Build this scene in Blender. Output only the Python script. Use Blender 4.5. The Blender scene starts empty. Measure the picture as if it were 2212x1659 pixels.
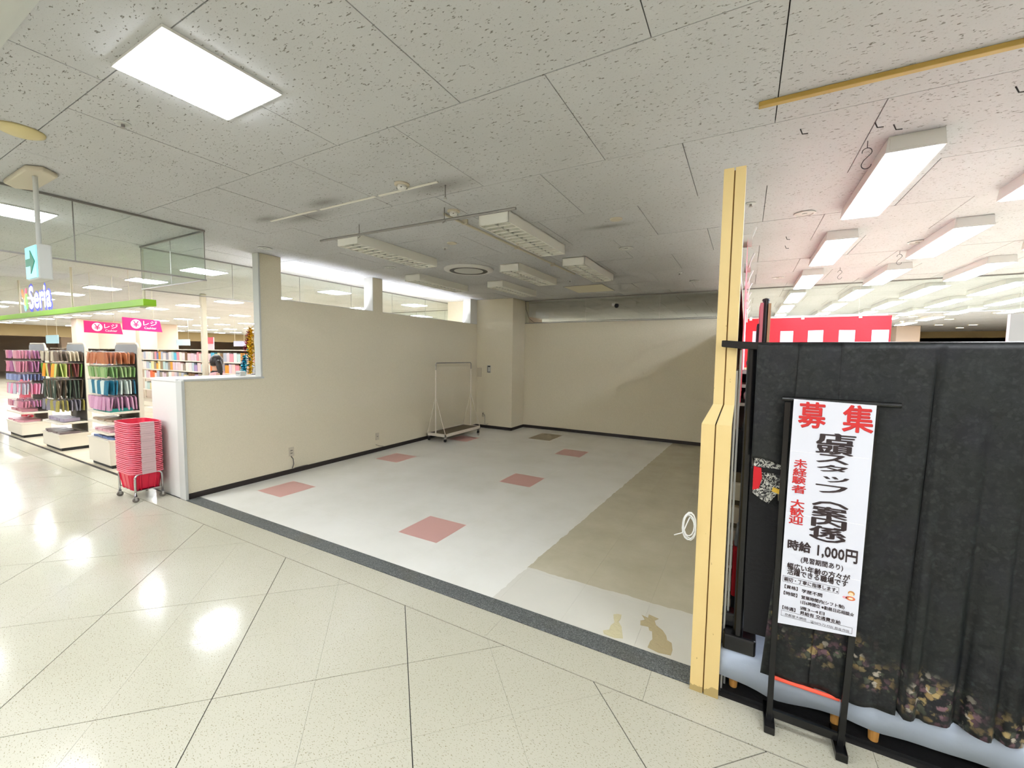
import bpy, bmesh, math, random
from mathutils import Vector, Matrix
random.seed(7)
S = bpy.context.scene
COL = S.collection
# ------------------------------------------------------------------ camera, world, exposure
F_PX, YAW, PITCH, ROLL = 903.67, -0.507479, 0.0689229, 0.0140367
CAM = Vector((0, 0, 1.66))
cy, sy, cp, sp, cr, sr = math.cos(YAW), math.sin(YAW), math.cos(PITCH), math.sin(PITCH), math.cos(ROLL), math.sin(ROLL)
FWD = Vector((sy*cp, cy*cp, -sp)); _r = Vector((cy, -sy, 0)); _u = _r.cross(FWD)
RIGHT = _r*cr + _u*sr; UP = _u*cr - _r*sr
cd = bpy.data.cameras.new('camera'); cam = bpy.data.objects.new('camera', cd); COL.objects.link(cam)
cd.sensor_width = 36; cd.lens = F_PX*36/2212; cd.clip_start = 0.05; cd.clip_end = 200
mw = Matrix.Identity(4)
for i in range(3):
    mw[i][0], mw[i][1], mw[i][2], mw[i][3] = RIGHT[i], UP[i], -FWD[i], CAM[i]
cam.matrix_world = mw
S.camera = cam
w = bpy.data.worlds.new('world'); S.world = w; w.use_nodes = True
w.node_tree.nodes['Background'].inputs[0].default_value = (1, .97, .92, 1)
w.node_tree.nodes['Background'].inputs[1].default_value = 0.3
S.view_settings.view_transform = 'Standard'; S.view_settings.look = 'None'
S.view_settings.exposure = 2.7; S.view_settings.gamma = 1; S.view_settings.use_curve_mapping = False
try:
    S.cycles.use_denoising = True; S.cycles.max_bounces = 9; S.cycles.diffuse_bounces = 6; S.cycles.use_adaptive_sampling = True; S.cycles.adaptive_threshold = .05; S.cycles.adaptive_min_samples = 16
    S.cycles.glossy_bounces = 4; S.cycles.transparent_max_bounces = 32; S.cycles.sample_clamp_indirect = 0
    S.cycles.caustics_reflective = False; S.cycles.caustics_refractive = False
except Exception: pass
E_LED, E_TUBE, E_COVE = 10.0, 5.6, 8.0     # light given off by the LED panels, tube fixtures and cove lamps
CH = 2.89                                    # ceiling height

def ray(px, py): return RIGHT*((px-1106)/F_PX) - UP*((py-829.5)/F_PX) + FWD
def onY(px, py, y): d = ray(px, py); return CAM + d*(y/d.y)
def onZ(px, py, z): d = ray(px, py); return CAM + d*((z-1.66)/d.z)

# ------------------------------------------------------------------ materials
def lin(c): return tuple(((v/255)/12.92 if v/255 <= .04045 else ((v/255+.055)/1.055)**2.4) for v in c)
MATS = {}
def mat(name, rgb=(200,200,200), rough=.6, metal=0., emit=0., ecol=None, bump=None, spec=.5, alpha=None):
    if name in MATS: return MATS[name]
    m = bpy.data.materials.new(name); m.use_nodes = True; nt = m.node_tree; b = nt.nodes['Principled BSDF']
    c = lin(rgb); b.inputs['Base Color'].default_value = (*c, 1); b.inputs['Roughness'].default_value = rough
    b.inputs['Metallic'].default_value = metal; b.inputs['Specular IOR Level'].default_value = spec
    if emit:
        b.inputs['Emission Color'].default_value = (*(lin(ecol) if ecol else c), 1); b.inputs['Emission Strength'].default_value = emit
    if bump:
        sc, st = bump; g = nt.nodes.new('ShaderNodeNewGeometry'); n = nt.nodes.new('ShaderNodeTexNoise'); n.inputs['Scale'].default_value = sc; n.inputs['Detail'].default_value = 4
        bp = nt.nodes.new('ShaderNodeBump'); bp.inputs['Strength'].default_value = st; bp.inputs['Distance'].default_value = .01
        nt.links.new(g.outputs['Position'], n.inputs['Vector']); nt.links.new(n.outputs['Fac'], bp.inputs['Height']); nt.links.new(bp.outputs['Normal'], b.inputs['Normal'])
    MATS[name] = m; return m
class NB:   # small node helper
    def __init__(s, name, rough=.6, spec=.5):
        s.m = bpy.data.materials.new(name); s.m.use_nodes = True; s.t = s.m.node_tree; s.b = s.t.nodes['Principled BSDF']
        s.b.inputs['Roughness'].default_value = rough; s.b.inputs['Specular IOR Level'].default_value = spec
        s.pos = s.n('ShaderNodeNewGeometry').outputs['Position']; MATS[name] = s.m
    def n(s, t, **k):
        x = s.t.nodes.new(t)
        for a, v in k.items(): setattr(x, a, v)
        return x
    def l(s, a, b): s.t.links.new(a, b)
    def noise(s, scale, vec=None, detail=3, rough=.5, dist=0):
        x = s.n('ShaderNodeTexNoise'); x.inputs['Scale'].default_value = scale; x.inputs['Detail'].default_value = detail
        x.inputs['Roughness'].default_value = rough; x.inputs['Distortion'].default_value = dist; s.l(vec or s.pos, x.inputs['Vector']); return x.outputs['Fac']
    def vor(s, scale, vec=None, out='Distance'):
        x = s.n('ShaderNodeTexVoronoi'); x.inputs['Scale'].default_value = scale; s.l(vec or s.pos, x.inputs['Vector']); return x.outputs[out]
    def stretch(s, sc, rot=(0,0,0)):
        x = s.n('ShaderNodeMapping'); x.inputs['Scale'].default_value = sc; x.inputs['Rotation'].default_value = rot; s.l(s.pos, x.inputs['Vector']); return x.outputs['Vector']
    def ramp(s, fac, stops, const=False):
        x = s.n('ShaderNodeValToRGB'); e = x.color_ramp.elements
        if const: x.color_ramp.interpolation = 'CONSTANT'
        while len(e) < len(stops): e.new(.5)
        for i, (p, c) in enumerate(stops):
            e[i].position = p; e[i].color = (*(lin(c) if isinstance(c, tuple) else (c, c, c)), 1)
        s.l(fac, x.inputs['Fac']); return x.outputs['Color']
    def mix(s, fac, a, b, mode='MIX'):
        x = s.n('ShaderNodeMix', data_type='RGBA', blend_type=mode)
        for sock, v in ((x.inputs[0], fac), (x.inputs[6], a), (x.inputs[7], b)):
            if isinstance(v, (int, float)): sock.default_value = v
            elif isinstance(v, tuple): sock.default_value = (*lin(v), 1)
            else: s.l(v, sock)
        return x.outputs[2]
    def math(s, op, a, b=0., c=None):
        x = s.n('ShaderNodeMath', operation=op)
        for i, v in enumerate((a, b) if c is None else (a, b, c)):
            if isinstance(v, (int, float)): x.inputs[i].default_value = v
            else: s.l(v, x.inputs[i])
        return x.outputs[0]
    def xyz(s, vec=None):
        x = s.n('ShaderNodeSeparateXYZ'); s.l(vec or s.pos, x.inputs[0]); return x.outputs
    def bump(s, h, st=.3, d=.01):
        x = s.n('ShaderNodeBump'); x.inputs['Strength'].default_value = st; x.inputs['Distance'].default_value = d
        s.l(h, x.inputs['Height']); s.l(x.outputs['Normal'], s.b.inputs['Normal'])
    def color(s, c): s.l(c, s.b.inputs['Base Color'])

# mall floor tile: cream, small dark flecks
def mk_mall():
    n = NB('mall_tile', .2, .26)
    st = n.stretch((1, 1.9, 1), (0, 0, .5))
    base = n.ramp(n.noise(.9, detail=3), [(.3, (180,177,159)), (.7, (189,186,170))])
    f1 = n.ramp(n.noise(105, st, 2, .5), [(.615, 0.), (.66, 1.)])
    f2 = n.ramp(n.noise(38, st, 2, .5), [(.69, 0.), (.72, 1.)])
    c = n.mix(n.math('MULTIPLY', f1, .8), base, (128,119,88)); c = n.mix(n.math('MULTIPLY', f2, .3), c, (100,92,70)); n.color(c)
    n.l(n.ramp(n.noise(3.2, detail=3), [(.3, .11), (.75, .17)]), n.b.inputs['Roughness'])
    n.bump(n.noise(5, n.stretch((1,3,1),(0,0,.5)), 3), .03, .03)
    return n.m
def mk_shopfloor():
    n = NB('shop_vinyl', .32, .45)
    big = n.noise(1.3, detail=5, rough=.6); c = n.ramp(big, [(.25, (216,215,206)), (.5, (225,224,217)), (.75, (230,229,223))])
    # old glue and dirt where a floor covering lay, its edge straight in both directions
    o = n.xyz(); wob = n.math('MULTIPLY', n.math('SUBTRACT', n.noise(9, detail=4), .5), .05)
    x = n.math('ADD', n.math('SUBTRACT', o[0], n.math('MULTIPLY', n.math('SUBTRACT', o[1], 2.85), .046)), wob)
    mx = n.math('GREATER_THAN', x, -1.42); my = n.math('GREATER_THAN', n.math('ADD', o[1], wob), 2.85)
    dirt = n.ramp(n.noise(2.2, detail=6, rough=.65), [(.3, (178,170,144)), (.7, (196,188,164))])
    c = n.mix(n.math('MULTIPLY', mx, .35), c, (176,171,152)); c = n.mix(n.math('MULTIPLY', n.math('MULTIPLY', mx, my), .85), c, dirt)
    sc = n.ramp(n.noise(14, n.stretch((1, .25, 1), (0,0,.9)), 5, .7), [(.62, 0.), (.72, 1.)])
    c = n.mix(n.math('MULTIPLY', sc, .03), c, (120,112,92)); n.color(c)
    n.l(n.ramp(n.noise(2.1, detail=4), [(.3, .2), (.7, .27)]), n.b.inputs['Roughness'])
    n.bump(n.noise(12, detail=3), .06, .01); return n.m
def mk_ceiling(far=False):
    n = NB('ceiling_board_far' if far else 'ceiling_board', .9, .1)
    base = n.ramp(n.noise(1.1, detail=3), [(.3, (186,187,188)), (.7, (194,195,197))])
    n1 = n.noise(50, n.stretch((1, 2.3, 1), (0,0,.1)), 2.0, .5, .2)
    f = n.ramp(n1, [(.648, 0.), (.69, 1.)]); g = n.ramp(n.noise(110, n.stretch((1,1.8,1)), 2), [(.62, 0.), (.7, 1.)])
    c = n.mix(n.math('MULTIPLY', f, .8), base, (104,98,86)); c = n.mix(n.math('MULTIPLY', g, .25), c, (110,104,92))
    o = n.xyz()     # old dust marks left around the taped strip and the lamp ends
    for cx, cy_, rx, ry in ((-3.55,2.50,.34,.09),(-3.1,2.33,.2,.07),(-2.02,2.50,.3,.11),(-2.1,4.62,.22,.13),(-1.2,3.98,.22,.06),(-1.95,6.5,.25,.12),(-3.0,6.6,.25,.12),(-3.95,2.36,.16,.06)):
        dx = n.math('DIVIDE', n.math('SUBTRACT', o[0], cx), rx); dy = n.math('DIVIDE', n.math('SUBTRACT', o[1], cy_), ry)
        d2 = n.math('ADD', n.math('MULTIPLY', dx, dx), n.math('MULTIPLY', dy, dy)); c = n.mix(n.math('MULTIPLY', n.math('EXPONENT', n.math('MULTIPLY', d2, -1.2)), .5), c, (92,84,70))
    if far:
        br = n.n('ShaderNodeTexBrick'); br.inputs['Scale'].default_value = 1; br.inputs['Brick Width'].default_value = .905; br.inputs['Row Height'].default_value = .9075
        br.inputs['Mortar Size'].default_value = .003; br.offset = .5
        mp = n.n('ShaderNodeMapping'); mp.inputs['Location'].default_value = (.827, -1.742, 0); n.l(n.pos, mp.inputs['Vector']); n.l(mp.outputs[0], br.inputs['Vector'])
        c = n.mix(br.outputs['Fac'], c, (120,114,104))
    n.color(c); n.bump(n.math('MULTIPLY', f, -1.), .5, .004); return n.m
def mk_wallpaper():
    n = NB('wallpaper', .85, .2)
    a = n.noise(210, detail=2); c = n.ramp(a, [(.3, (208,200,176)), (.7, (228,220,198))])
    c = n.mix(n.ramp(n.noise(.8, detail=3), [(.35, 0.), (.7, .25)]), c, (220,211,188)); n.color(c)
    n.bump(a, .35, .002); return n.m
def mk_granite():
    n = NB('granite', .5)
    a = n.noise(150, detail=3, rough=.7); c = n.ramp(a, [(.3, (46,50,50)), (.5, (88,92,91)), (.68, (134,137,135))])
    c = n.mix(n.ramp(n.noise(2.5, detail=4), [(.5, 0.), (.8, .5)]), c, (90,84,66)); n.color(c); return n.m
def mk_post():
    n = NB('cream_paint', .45)
    c = n.ramp(n.noise(2, detail=5), [(.3, (212,184,122)), (.7, (222,197,138))])
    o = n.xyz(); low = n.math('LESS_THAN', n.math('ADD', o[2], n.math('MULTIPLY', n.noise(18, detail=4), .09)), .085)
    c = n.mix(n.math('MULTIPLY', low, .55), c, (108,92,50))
    sp_ = n.ramp(n.noise(45, detail=3), [(.74, 0.), (.76, 1.)]); c = n.mix(n.math('MULTIPLY', sp_, .5), c, (130,98,50)); n.color(c); return n.m
def mk_kimono():
    n = NB('kimono_damask', .5, .4)
    tc = n.n('ShaderNodeTexCoord').outputs['Object']
    v = n.vor(38, tc); w1 = n.noise(24, tc, 5, .68, .5)
    c = n.ramp(w1, [(.36, (3,3,4)), (.46, (10,11,12)), (.5, (36,40,39)), (.57, (24,27,28)), (.64, (46,49,52)), (.75, (26,28,32))])
    dv = n.n('ShaderNodeVectorMath', operation='MULTIPLY_ADD'); nz_ = n.n('ShaderNodeTexNoise'); nz_.inputs['Scale'].default_value = 30; n.l(tc, nz_.inputs['Vector']); n.l(nz_.outputs['Color'], dv.inputs[0]); dv.inputs[1].default_value = (.045,.045,.045); n.l(tc, dv.inputs[2])
    cell = n.n('ShaderNodeTexVoronoi'); cell.inputs['Scale'].default_value = 52; n.l(dv.outputs[0], cell.inputs['Vector'])
    cc_ = n.ramp(n.xyz(cell.outputs['Color'])[1], [(0., (4,5,5)), (.35, (12,13,14)), (.7, (24,27,27)), (1., (46,50,50))]); cc_ = n.mix(n.ramp(cell.outputs['Distance'], [(.38, 0.), (.55, .9)]), cc_, (6,6,7))
    c = n.mix(.55, c, cc_)
    c = n.mix(n.ramp(v, [(.1, .35), (.3, 0.)]), c, (58,62,62))
    tint = n.noise(3, tc, 2); c = n.mix(n.ramp(tint, [(.35, 0.), (.65, .45)]), c, (22,27,24)); c = n.mix(n.ramp(n.noise(4.3, tc, 2), [(.52, 0.), (.7, .35)]), c, (22,20,34))
    o = n.xyz(tc)   # flowers above the hem, following it down to the side
    hem = n.math('ADD', o[2], n.math('MULTIPLY', n.math('SUBTRACT', n.noise(6, tc, 3), .5), .22))
    band = n.ramp(n.math('ADD', n.math('ADD', hem, .243), n.math('MULTIPLY', o[0], .27)), [(0., 0.), (.42, 0.), (.465, 1.), (.54, 1.), (.64, 0.)])
    fl = n.n('ShaderNodeTexVoronoi'); fl.inputs['Scale'].default_value = 40
    wv_ = n.n('ShaderNodeTexNoise'); wv_.inputs['Scale'].default_value = 60; n.l(tc, wv_.inputs['Vector']); av = n.n('ShaderNodeVectorMath', operation='MULTIPLY_ADD'); n.l(wv_.outputs['Color'], av.inputs[0]); av.inputs[1].default_value = (.03,.03,.03); n.l(tc, av.inputs[2]); n.l(av.outputs[0], fl.inputs['Vector'])
    colr = n.xyz(fl.outputs['Color'])[0]
    fc = n.ramp(colr, [(0, (150,126,82)), (.22, (96,66,78)), (.42, (86,90,74)), (.6, (128,96,104)), (.75, (168,146,98)), (.9, (186,176,160))], True)
    fm = n.math('MULTIPLY', n.ramp(fl.outputs['Distance'], [(.36, 1.), (.6, 0.)]), n.ramp(n.noise(9, tc, 2), [(.42, .05), (.58, .8)]))
    c = n.mix(n.math('MULTIPLY', fm, band), c, fc); n.color(c); n.bump(w1, .25, .004); return n.m
def mk_glass():
    n = NB('pane_glass', .02)
    t = n.t; out = t.nodes['Material Output']; gl = n.n('ShaderNodeBsdfGlossy'); gl.inputs['Roughness'].default_value = .02; gl.inputs['Color'].default_value = (.85,.95,.92,1)
    tr = n.n('ShaderNodeBsdfTransparent'); tr.inputs['Color'].default_value = (.93,.955,.94,1); fr = n.n('ShaderNodeFresnel'); fr.inputs['IOR'].default_value = 1.5
    mx = n.n('ShaderNodeMixShader'); bf = n.n('ShaderNodeNewGeometry').outputs['Backfacing']
    n.l(n.math('MULTIPLY', n.math('MULTIPLY', fr.outputs[0], 1.6), n.math('SUBTRACT', 1., bf)), mx.inputs[0]); n.l(tr.outputs[0], mx.inputs[1]); n.l(gl.outputs[0], mx.inputs[2]); n.l(mx.outputs[0], out.inputs['Surface']); return n.m
def mk_brocade():
    n = NB('brocade', .5); tc = n.n('ShaderNodeTexCoord').outputs['Object']
    a = n.noise(38, tc, 2, .5, 2.5); c = n.ramp(a, [(.46, (18,18,22)), (.5, (190,190,180)), (.56, (200,200,192)), (.6, (20,20,24))]); n.color(c); return n.m
def mk_storefloor():
    n = NB('store_floor', .25)
    br = n.n('ShaderNodeTexBrick'); br.inputs['Scale'].default_value = 1; br.inputs['Brick Width'].default_value = .4545; br.inputs['Row Height'].default_value = .4545; br.offset = 0
    br.inputs['Mortar Size'].default_value = .002; n.l(n.pos, br.inputs['Vector'])
    c = n.ramp(n.noise(1.5, detail=3), [(.3, (206,196,172)), (.7, (216,206,184))]); n.color(n.mix(br.outputs['Fac'], c, (150,140,120))); return n.m
M_MALL, M_SHOP, M_CEIL, M_CFAR, M_WP = mk_mall(), mk_shopfloor(), mk_ceiling(), mk_ceiling(True), mk_wallpaper()
M_GRAN, M_POST, M_KIM, M_GLASS, M_BROC, M_SFL = mk_granite(), mk_post(), mk_kimono(), mk_glass(), mk_brocade(), mk_storefloor()
M_JOINT = mat('joint', (30,28,26), .9); M_PINKTILE = mat('rose_vinyl', (206,160,152), .35, bump=(12,.1)); M_BASE = mat('dark_base', (40,33,30), .5)
M_WHITE = mat('white_paint', (214,214,210), .5); M_GREYW = mat('grey_white', (190,192,188), .5); M_BEIGE = mat('beige_plastic', (196,188,168), .5)
M_LED = mat('led_glow', (255,255,255), .5, emit=E_LED, ecol=(242,246,252)); M_TUBE = mat('tube_glow', (255,255,255), .5, emit=E_TUBE, ecol=(230,238,255))
M_COVE = mat('cove_glow', (255,255,255), .5, emit=E_COVE, ecol=(238,242,255)); M_WARM = mat('warm_glow', (255,240,200), .5, emit=3, ecol=(255,226,180))
M_CHROME = mat('chrome', (200,200,202), .22, 1); M_STEEL = mat('brushed_steel', (150,148,144), .4, .8); M_DARK = mat('dark_plastic', (30,30,32), .45); M_BLK = mat('black_lacquer', (8,8,9), .25)
M_BLKCL = mat('black_cloth', (12,12,13), .8, bump=(60,.3)); M_WCL = mat('white_cloth', (158,168,182), .8, bump=(9,.6)); M_WOOD = mat('light_wood', (196,142,72), .5, bump=(20,.2))
M_RED = mat('red_cloth', (200,16,30), .7, bump=(14,.3)); M_SHEETW = mat('white_stripe', (190,190,202), .7); M_PAPER = mat('white_paper', (208,210,219), .4)
M_INKR = mat('red_ink', (196,36,36), .5); M_INKK = mat('black_ink', (44,30,32), .5); M_INKS = mat('ink_shadow', (120,30,34), .5); M_BROWN = mat('dark_brown', (78,52,36), .6)
M_BASKET = mat('pink_plastic', (206,22,58), .35); M_GRIP = mat('pale_grip', (206,178,180), .4); M_SHELF = mat('shelf_white', (216,208,192), .45); M_PLATE = mat('header_grey', (158,162,164), .5)
M_PILLAR = mat('far_wall_cream', (206,186,168), .8); M_LINTEL = mat('tan_fascia', (150,130,92), .8); M_GREEN = mat('lime_green', (128,178,10), .4)
M_PINKS = mat('magenta_sign', (226,30,120), .4, emit=.03); M_SIGNW = mat('sign_white', (240,240,240), .4, emit=.06)

# ------------------------------------------------------------------ mesh building
class MB:
    def __init__(s): s.v = []; s.f = []; s.m = []
    def face(s, pts, m=0):
        b = len(s.v); s.v += [tuple(p) for p in pts]; s.f.append(tuple(range(b, b+len(pts)))); s.m.append(m); return s
    def box(s, x0, x1, y0, y1, z0, z1, m=0):
        b = len(s.v); s.v += [(x0,y0,z0),(x1,y0,z0),(x1,y1,z0),(x0,y1,z0),(x0,y0,z1),(x1,y0,z1),(x1,y1,z1),(x0,y1,z1)]
        for q in ((0,3,2,1),(4,5,6,7),(0,1,5,4),(1,2,6,5),(2,3,7,6),(3,0,4,7)): s.f.append(tuple(b+i for i in q)); s.m.append(m)
        return s
    def prism(s, pts, a, b, axis='z', m=0):   # polygon extruded along an axis
        k = len(pts); base = len(s.v)
        def P(p, t): return {'z': (p[0],p[1],t), 'x': (t,p[0],p[1]), 'y': (p[0],t,p[1])}[axis]
        s.v += [P(p, a) for p in pts] + [P(p, b) for p in pts]
        s.f.append(tuple(base+i for i in reversed(range(k)))); s.m.append(m); s.f.append(tuple(base+k+i for i in range(k))); s.m.append(m)
        for i in range(k): j = (i+1) % k; s.f.append((base+i, base+j, base+k+j, base+k+i)); s.m.append(m)
        return s
    def tube(s, pts, r, n=8, m=0, cap=True):
        pts = [Vector(p) for p in pts]; b = len(s.v); up = None
        for i, p in enumerate(pts):
            d = (pts[min(i+1, len(pts)-1)] - pts[max(i-1, 0)]).normalized()
            if up is None: up = Vector((0,0,1)) if abs(d.z) < .9 else Vector((1,0,0))
            a = d.cross(up).normalized(); up = a.cross(d).normalized(); rr = r[i] if isinstance(r, (list, tuple)) else r
            for k in range(n): t = 2*math.pi*k/n; s.v.append(tuple(p + a*math.cos(t)*rr + up*math.sin(t)*rr))
        for i in range(len(pts)-1):
            for k in range(n): j = (k+1) % n; s.f.append((b+i*n+k, b+i*n+j, b+(i+1)*n+j, b+(i+1)*n+k)); s.m.append(m)
        if cap:
            s.f.append(tuple(b+k for k in reversed(range(n)))); s.m.append(m); e = b+(len(pts)-1)*n; s.f.append(tuple(e+k for k in range(n))); s.m.append(m)
        return s
    def lathe(s, c, prof, n=24, m=0, axis='z'):   # prof: (radius, height) pairs
        b = len(s.v)
        for r, h in prof:
            for k in range(n):
                t = 2*math.pi*k/n; a, q = r*math.cos(t), r*math.sin(t)
                s.v.append({'z': (c[0]+a, c[1]+q, c[2]+h), 'x': (c[0]+h, c[1]+a, c[2]+q), 'y': (c[0]+a, c[1]+h, c[2]+q)}[axis])
        for i in range(len(prof)-1):
            for k in range(n): j = (k+1) % n; s.f.append((b+i*n+k, b+i*n+j, b+(i+1)*n+j, b+(i+1)*n+k)); s.m.append(m)
        for e in (0, len(prof)-1):
            if prof[e][0] > 1e-4: s.f.append(tuple(b+e*n+k for k in range(n))); s.m.append(m)
        return s
    def build(s, name, mats, parent=None, smooth=False, bevel=0, solid=0, subd=0):
        me = bpy.data.meshes.new(name); off = Vector((0,0,0))
        if parent is not None:
            q = parent
            while q is not None: off += q.location; q = q.parent
        me.from_pydata([tuple(Vector(v)-off) for v in s.v], [], s.f)
        for x in (mats if isinstance(mats, (list, tuple)) else [mats]): me.materials.append(x)
        me.polygons.foreach_set('material_index', s.m)
        bm = bmesh.new(); bm.from_mesh(me)
        if smooth or subd: bmesh.ops.remove_doubles(bm, verts=bm.verts, dist=1e-5)
        bmesh.ops.recalc_face_normals(bm, faces=bm.faces); bm.to_mesh(me); bm.free()
        if smooth: me.shade_smooth()
        o = bpy.data.objects.new(name, me); COL.objects.link(o)
        if parent is not None: o.parent = parent
        if solid: d = o.modifiers.new('s', 'SOLIDIFY'); d.thickness = solid
        if bevel: d = o.modifiers.new('b', 'BEVEL'); d.width = bevel; d.segments = 2; d.limit_method = 'ANGLE'
        if subd: d = o.modifiers.new('d', 'SUBSURF'); d.levels = d.render_levels = subd
        return o
def tag(o, label=None, cat=None, group=None, kind=None):
    for k, v in (('label', label), ('category', cat), ('group', group), ('kind', kind)):
        if v: o[k] = v
    return o
def root(name, loc, label=None, cat=None, group=None, kind=None):
    o = bpy.data.objects.new(name, None); COL.objects.link(o); o.location = loc; o.empty_display_size = .1
    return tag(o, label, cat, group, kind)
def copy_tree(o, parent=None):
    c = o.copy(); COL.objects.link(c); c.parent = parent
    for ch in [x for x in KIDS.get(o.name, [])]: copy_tree(ch, c)
    return c
KIDS = {}
def index_kids(o):
    def rec(q):
        KIDS[q.name] = [x for x in COL.objects if x.parent == q]
        for x in KIDS[q.name]: rec(x)
    rec(o)
def clip(poly, a, b, c):   # keep a*x+b*y <= c
    out = []
    for i in range(len(poly)):
        p, q = poly[i], poly[(i+1) % len(poly)]; dp, dq = a*p[0]+b*p[1]-c, a*q[0]+b*q[1]-c
        if dp <= 0: out.append(p)
        if dp*dq < 0: t = dp/(dp-dq); out.append((p[0]+(q[0]-p[0])*t, p[1]+(q[1]-p[1])*t))
    return out
def area(p): return abs(sum(p[i][0]*p[(i+1) % len(p)][1]-p[(i+1) % len(p)][0]*p[i][1] for i in range(len(p))))/2
def text(s, x0, x1, z0, z1, y, m, parent, bold=.0, name='lettering', depth=.0006, axis='y', flip=1):
    """letters fitted into a rectangle on a plane facing -y (or +x when axis is 'x')"""
    c = bpy.data.curves.new('t', 'FONT'); c.body = s; c.resolution_u = 2
    o = bpy.data.objects.new('t', c); COL.objects.link(o); dg = bpy.context.evaluated_depsgraph_get(); dg.update()
    me = bpy.data.meshes.new_from_object(o.evaluated_get(dg)); bpy.data.objects.remove(o); bpy.data.curves.remove(c)
    xs = [v.co.x for v in me.vertices]; ys = [v.co.y for v in me.vertices]; ax, bx, ay, by = min(xs), max(xs), min(ys), max(ys)
    off = Vector((0,0,0)); q = parent
    while q is not None: off += q.location; q = q.parent
    for v in me.vertices:
        u = x0 + (v.co.x-ax)/max(bx-ax, 1e-6)*(x1-x0); h = z0 + (v.co.y-ay)/max(by-ay, 1e-6)*(z1-z0)
        v.co = (Vector((u, y, h)) if axis == 'y' else Vector((y, u, h))) - off
    if bold:      # heavier strokes: the same outline laid again a little to each side
        g = bold*(x1-x0)/max(1,len(s))*.5; gz = bold*(z1-z0)*.5; bm = bmesh.new(); bm.from_mesh(me); src = bm.faces[:]
        for ci, (dx, dz) in enumerate(((g,0),(-g,0),(0,gz),(0,-gz),(g*.7,gz*.7),(-g*.7,gz*.7),(g*.7,-gz*.7),(-g*.7,-gz*.7))):
            r_ = bmesh.ops.duplicate(bm, geom=src); q_ = (ci+1)*2.5e-5; d = Vector((dx,-q_,dz)) if axis == 'y' else Vector((q_,dx,dz))
            for e in r_['geom']:
                if isinstance(e, bmesh.types.BMVert): e.co += d
        bm.to_mesh(me); bm.free()
    me.materials.clear(); me.materials.append(m); t = bpy.data.objects.new(name, me); COL.objects.link(t); t.parent = parent; return t

ORD = 'first second third fourth fifth sixth seventh eighth ninth tenth eleventh twelfth thirteenth fourteenth fifteenth sixteenth seventeenth eighteenth nineteenth twentieth'.split()
ORD += ['twenty-'+a for a in ORD[:9]]+['thirtieth']+['thirty-'+a for a in ORD[:9]]+['fortieth']+['forty-'+a for a in ORD[:9]]+['fiftieth']+['fifty-'+a for a in ORD[:9]]+['sixtieth']+['sixty-'+a for a in ORD[:9]]+['seventieth']+['seventy-'+a for a in ORD[:9]]+['eightieth']+['eighty-'+a for a in ORD[:9]]+['ninetieth']+['ninety-'+a for a in ORD[:9]]
def cname(c):
    P_ = {'black':(20,20,20),'white':(225,225,220),'grey':(130,130,130),'red':(210,50,50),'pink':(230,160,170),'orange':(228,120,55),'yellow':(225,200,90),'green':(100,150,70),'teal':(40,140,140),'blue':(90,120,190),'purple':(150,100,150),'lilac':(195,150,185),'brown':(95,75,60),'beige':(195,180,155),'pale blue':(150,185,205)}
    return min(P_, key=lambda k: sum((a-b)**2 for a, b in zip(P_[k], c)))
# ================================================================== SETTING
# ---- floor
floor = MB().box(-46, 16, -7, 34, -.12, -.004).build('floor', M_JOINT); tag(floor, kind='structure')
MB().box(-46, -13, -7, 2.215, -.004, 0).box(-13, 16, -7, -1.6, -.004, 0).box(2.6, 16, -1.6, 2.215, -.004, 0).build('outer_mall_floor', M_MALL, floor)
MB().box(-46, -5.57, 2.255, 34, -.004, 0).box(-5.57, 16, 8.6, 34, -.004, 0).box(-.04, 16, 2.36, 8.6, -.004, 0).build('store_floor', M_SFL, floor)
T, H = 1.2868, 1.2868/2
cache = {}
for i in range(-34, 14):
    for j in range(-34, 14):
        a0, b0 = -1.19+H*i, -3.12+H*j       # lines x+y=a, x-y=b; every second line is a wide dark joint
        ga = .0032 if i % 2 == 0 else .0007; ga1 = .0032 if i % 2 else .0007; gb = .0032 if j % 2 == 0 else .0007; gb1 = .0032 if j % 2 else .0007
        A0, A1, B0, B1 = a0+ga, a0+H-ga1, b0+gb, b0+H-gb1
        poly = [((A+B)/2, (A-B)/2) for A, B in ((A0,B0),(A1,B0),(A1,B1),(A0,B1))]
        if max(p[0] for p in poly) < -13 or min(p[0] for p in poly) > 2.6 or max(p[1] for p in poly) < -1.6 or min(p[1] for p in poly) > 1.986: continue
        full = len(poly); q = clip(clip(clip(clip(poly, 0, 1, 1.986), 0, -1, 1.6), 1, 0, 2.6), -1, 0, 13)
        if len(q) < 3 or area(q) < .002: continue
        MB().prism(q, -.004, 0).build('floor_tile', M_MALL, floor)
for k in range(-20, 5):                      # border row along the shop fronts
    x0 = -.36+.909*k
    MB().box(x0+.0007, x0+.9083, 1.992, 2.213, -.004, 0).build('border_tile', M_MALL, floor)
MB().box(-46, -6.1, 2.218, 2.252, -.004, .001).build('trim_3', M_BASE).__setitem__('kind', 'structure')
tag(MB().box(-5.35, -.17, 2.218, 2.352, -.004, .004).build('trim_1', M_GRAN, bevel=.002), 'speckled dark grey granite threshold strip', kind='structure')
P = .4545; Q = .4572
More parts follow.
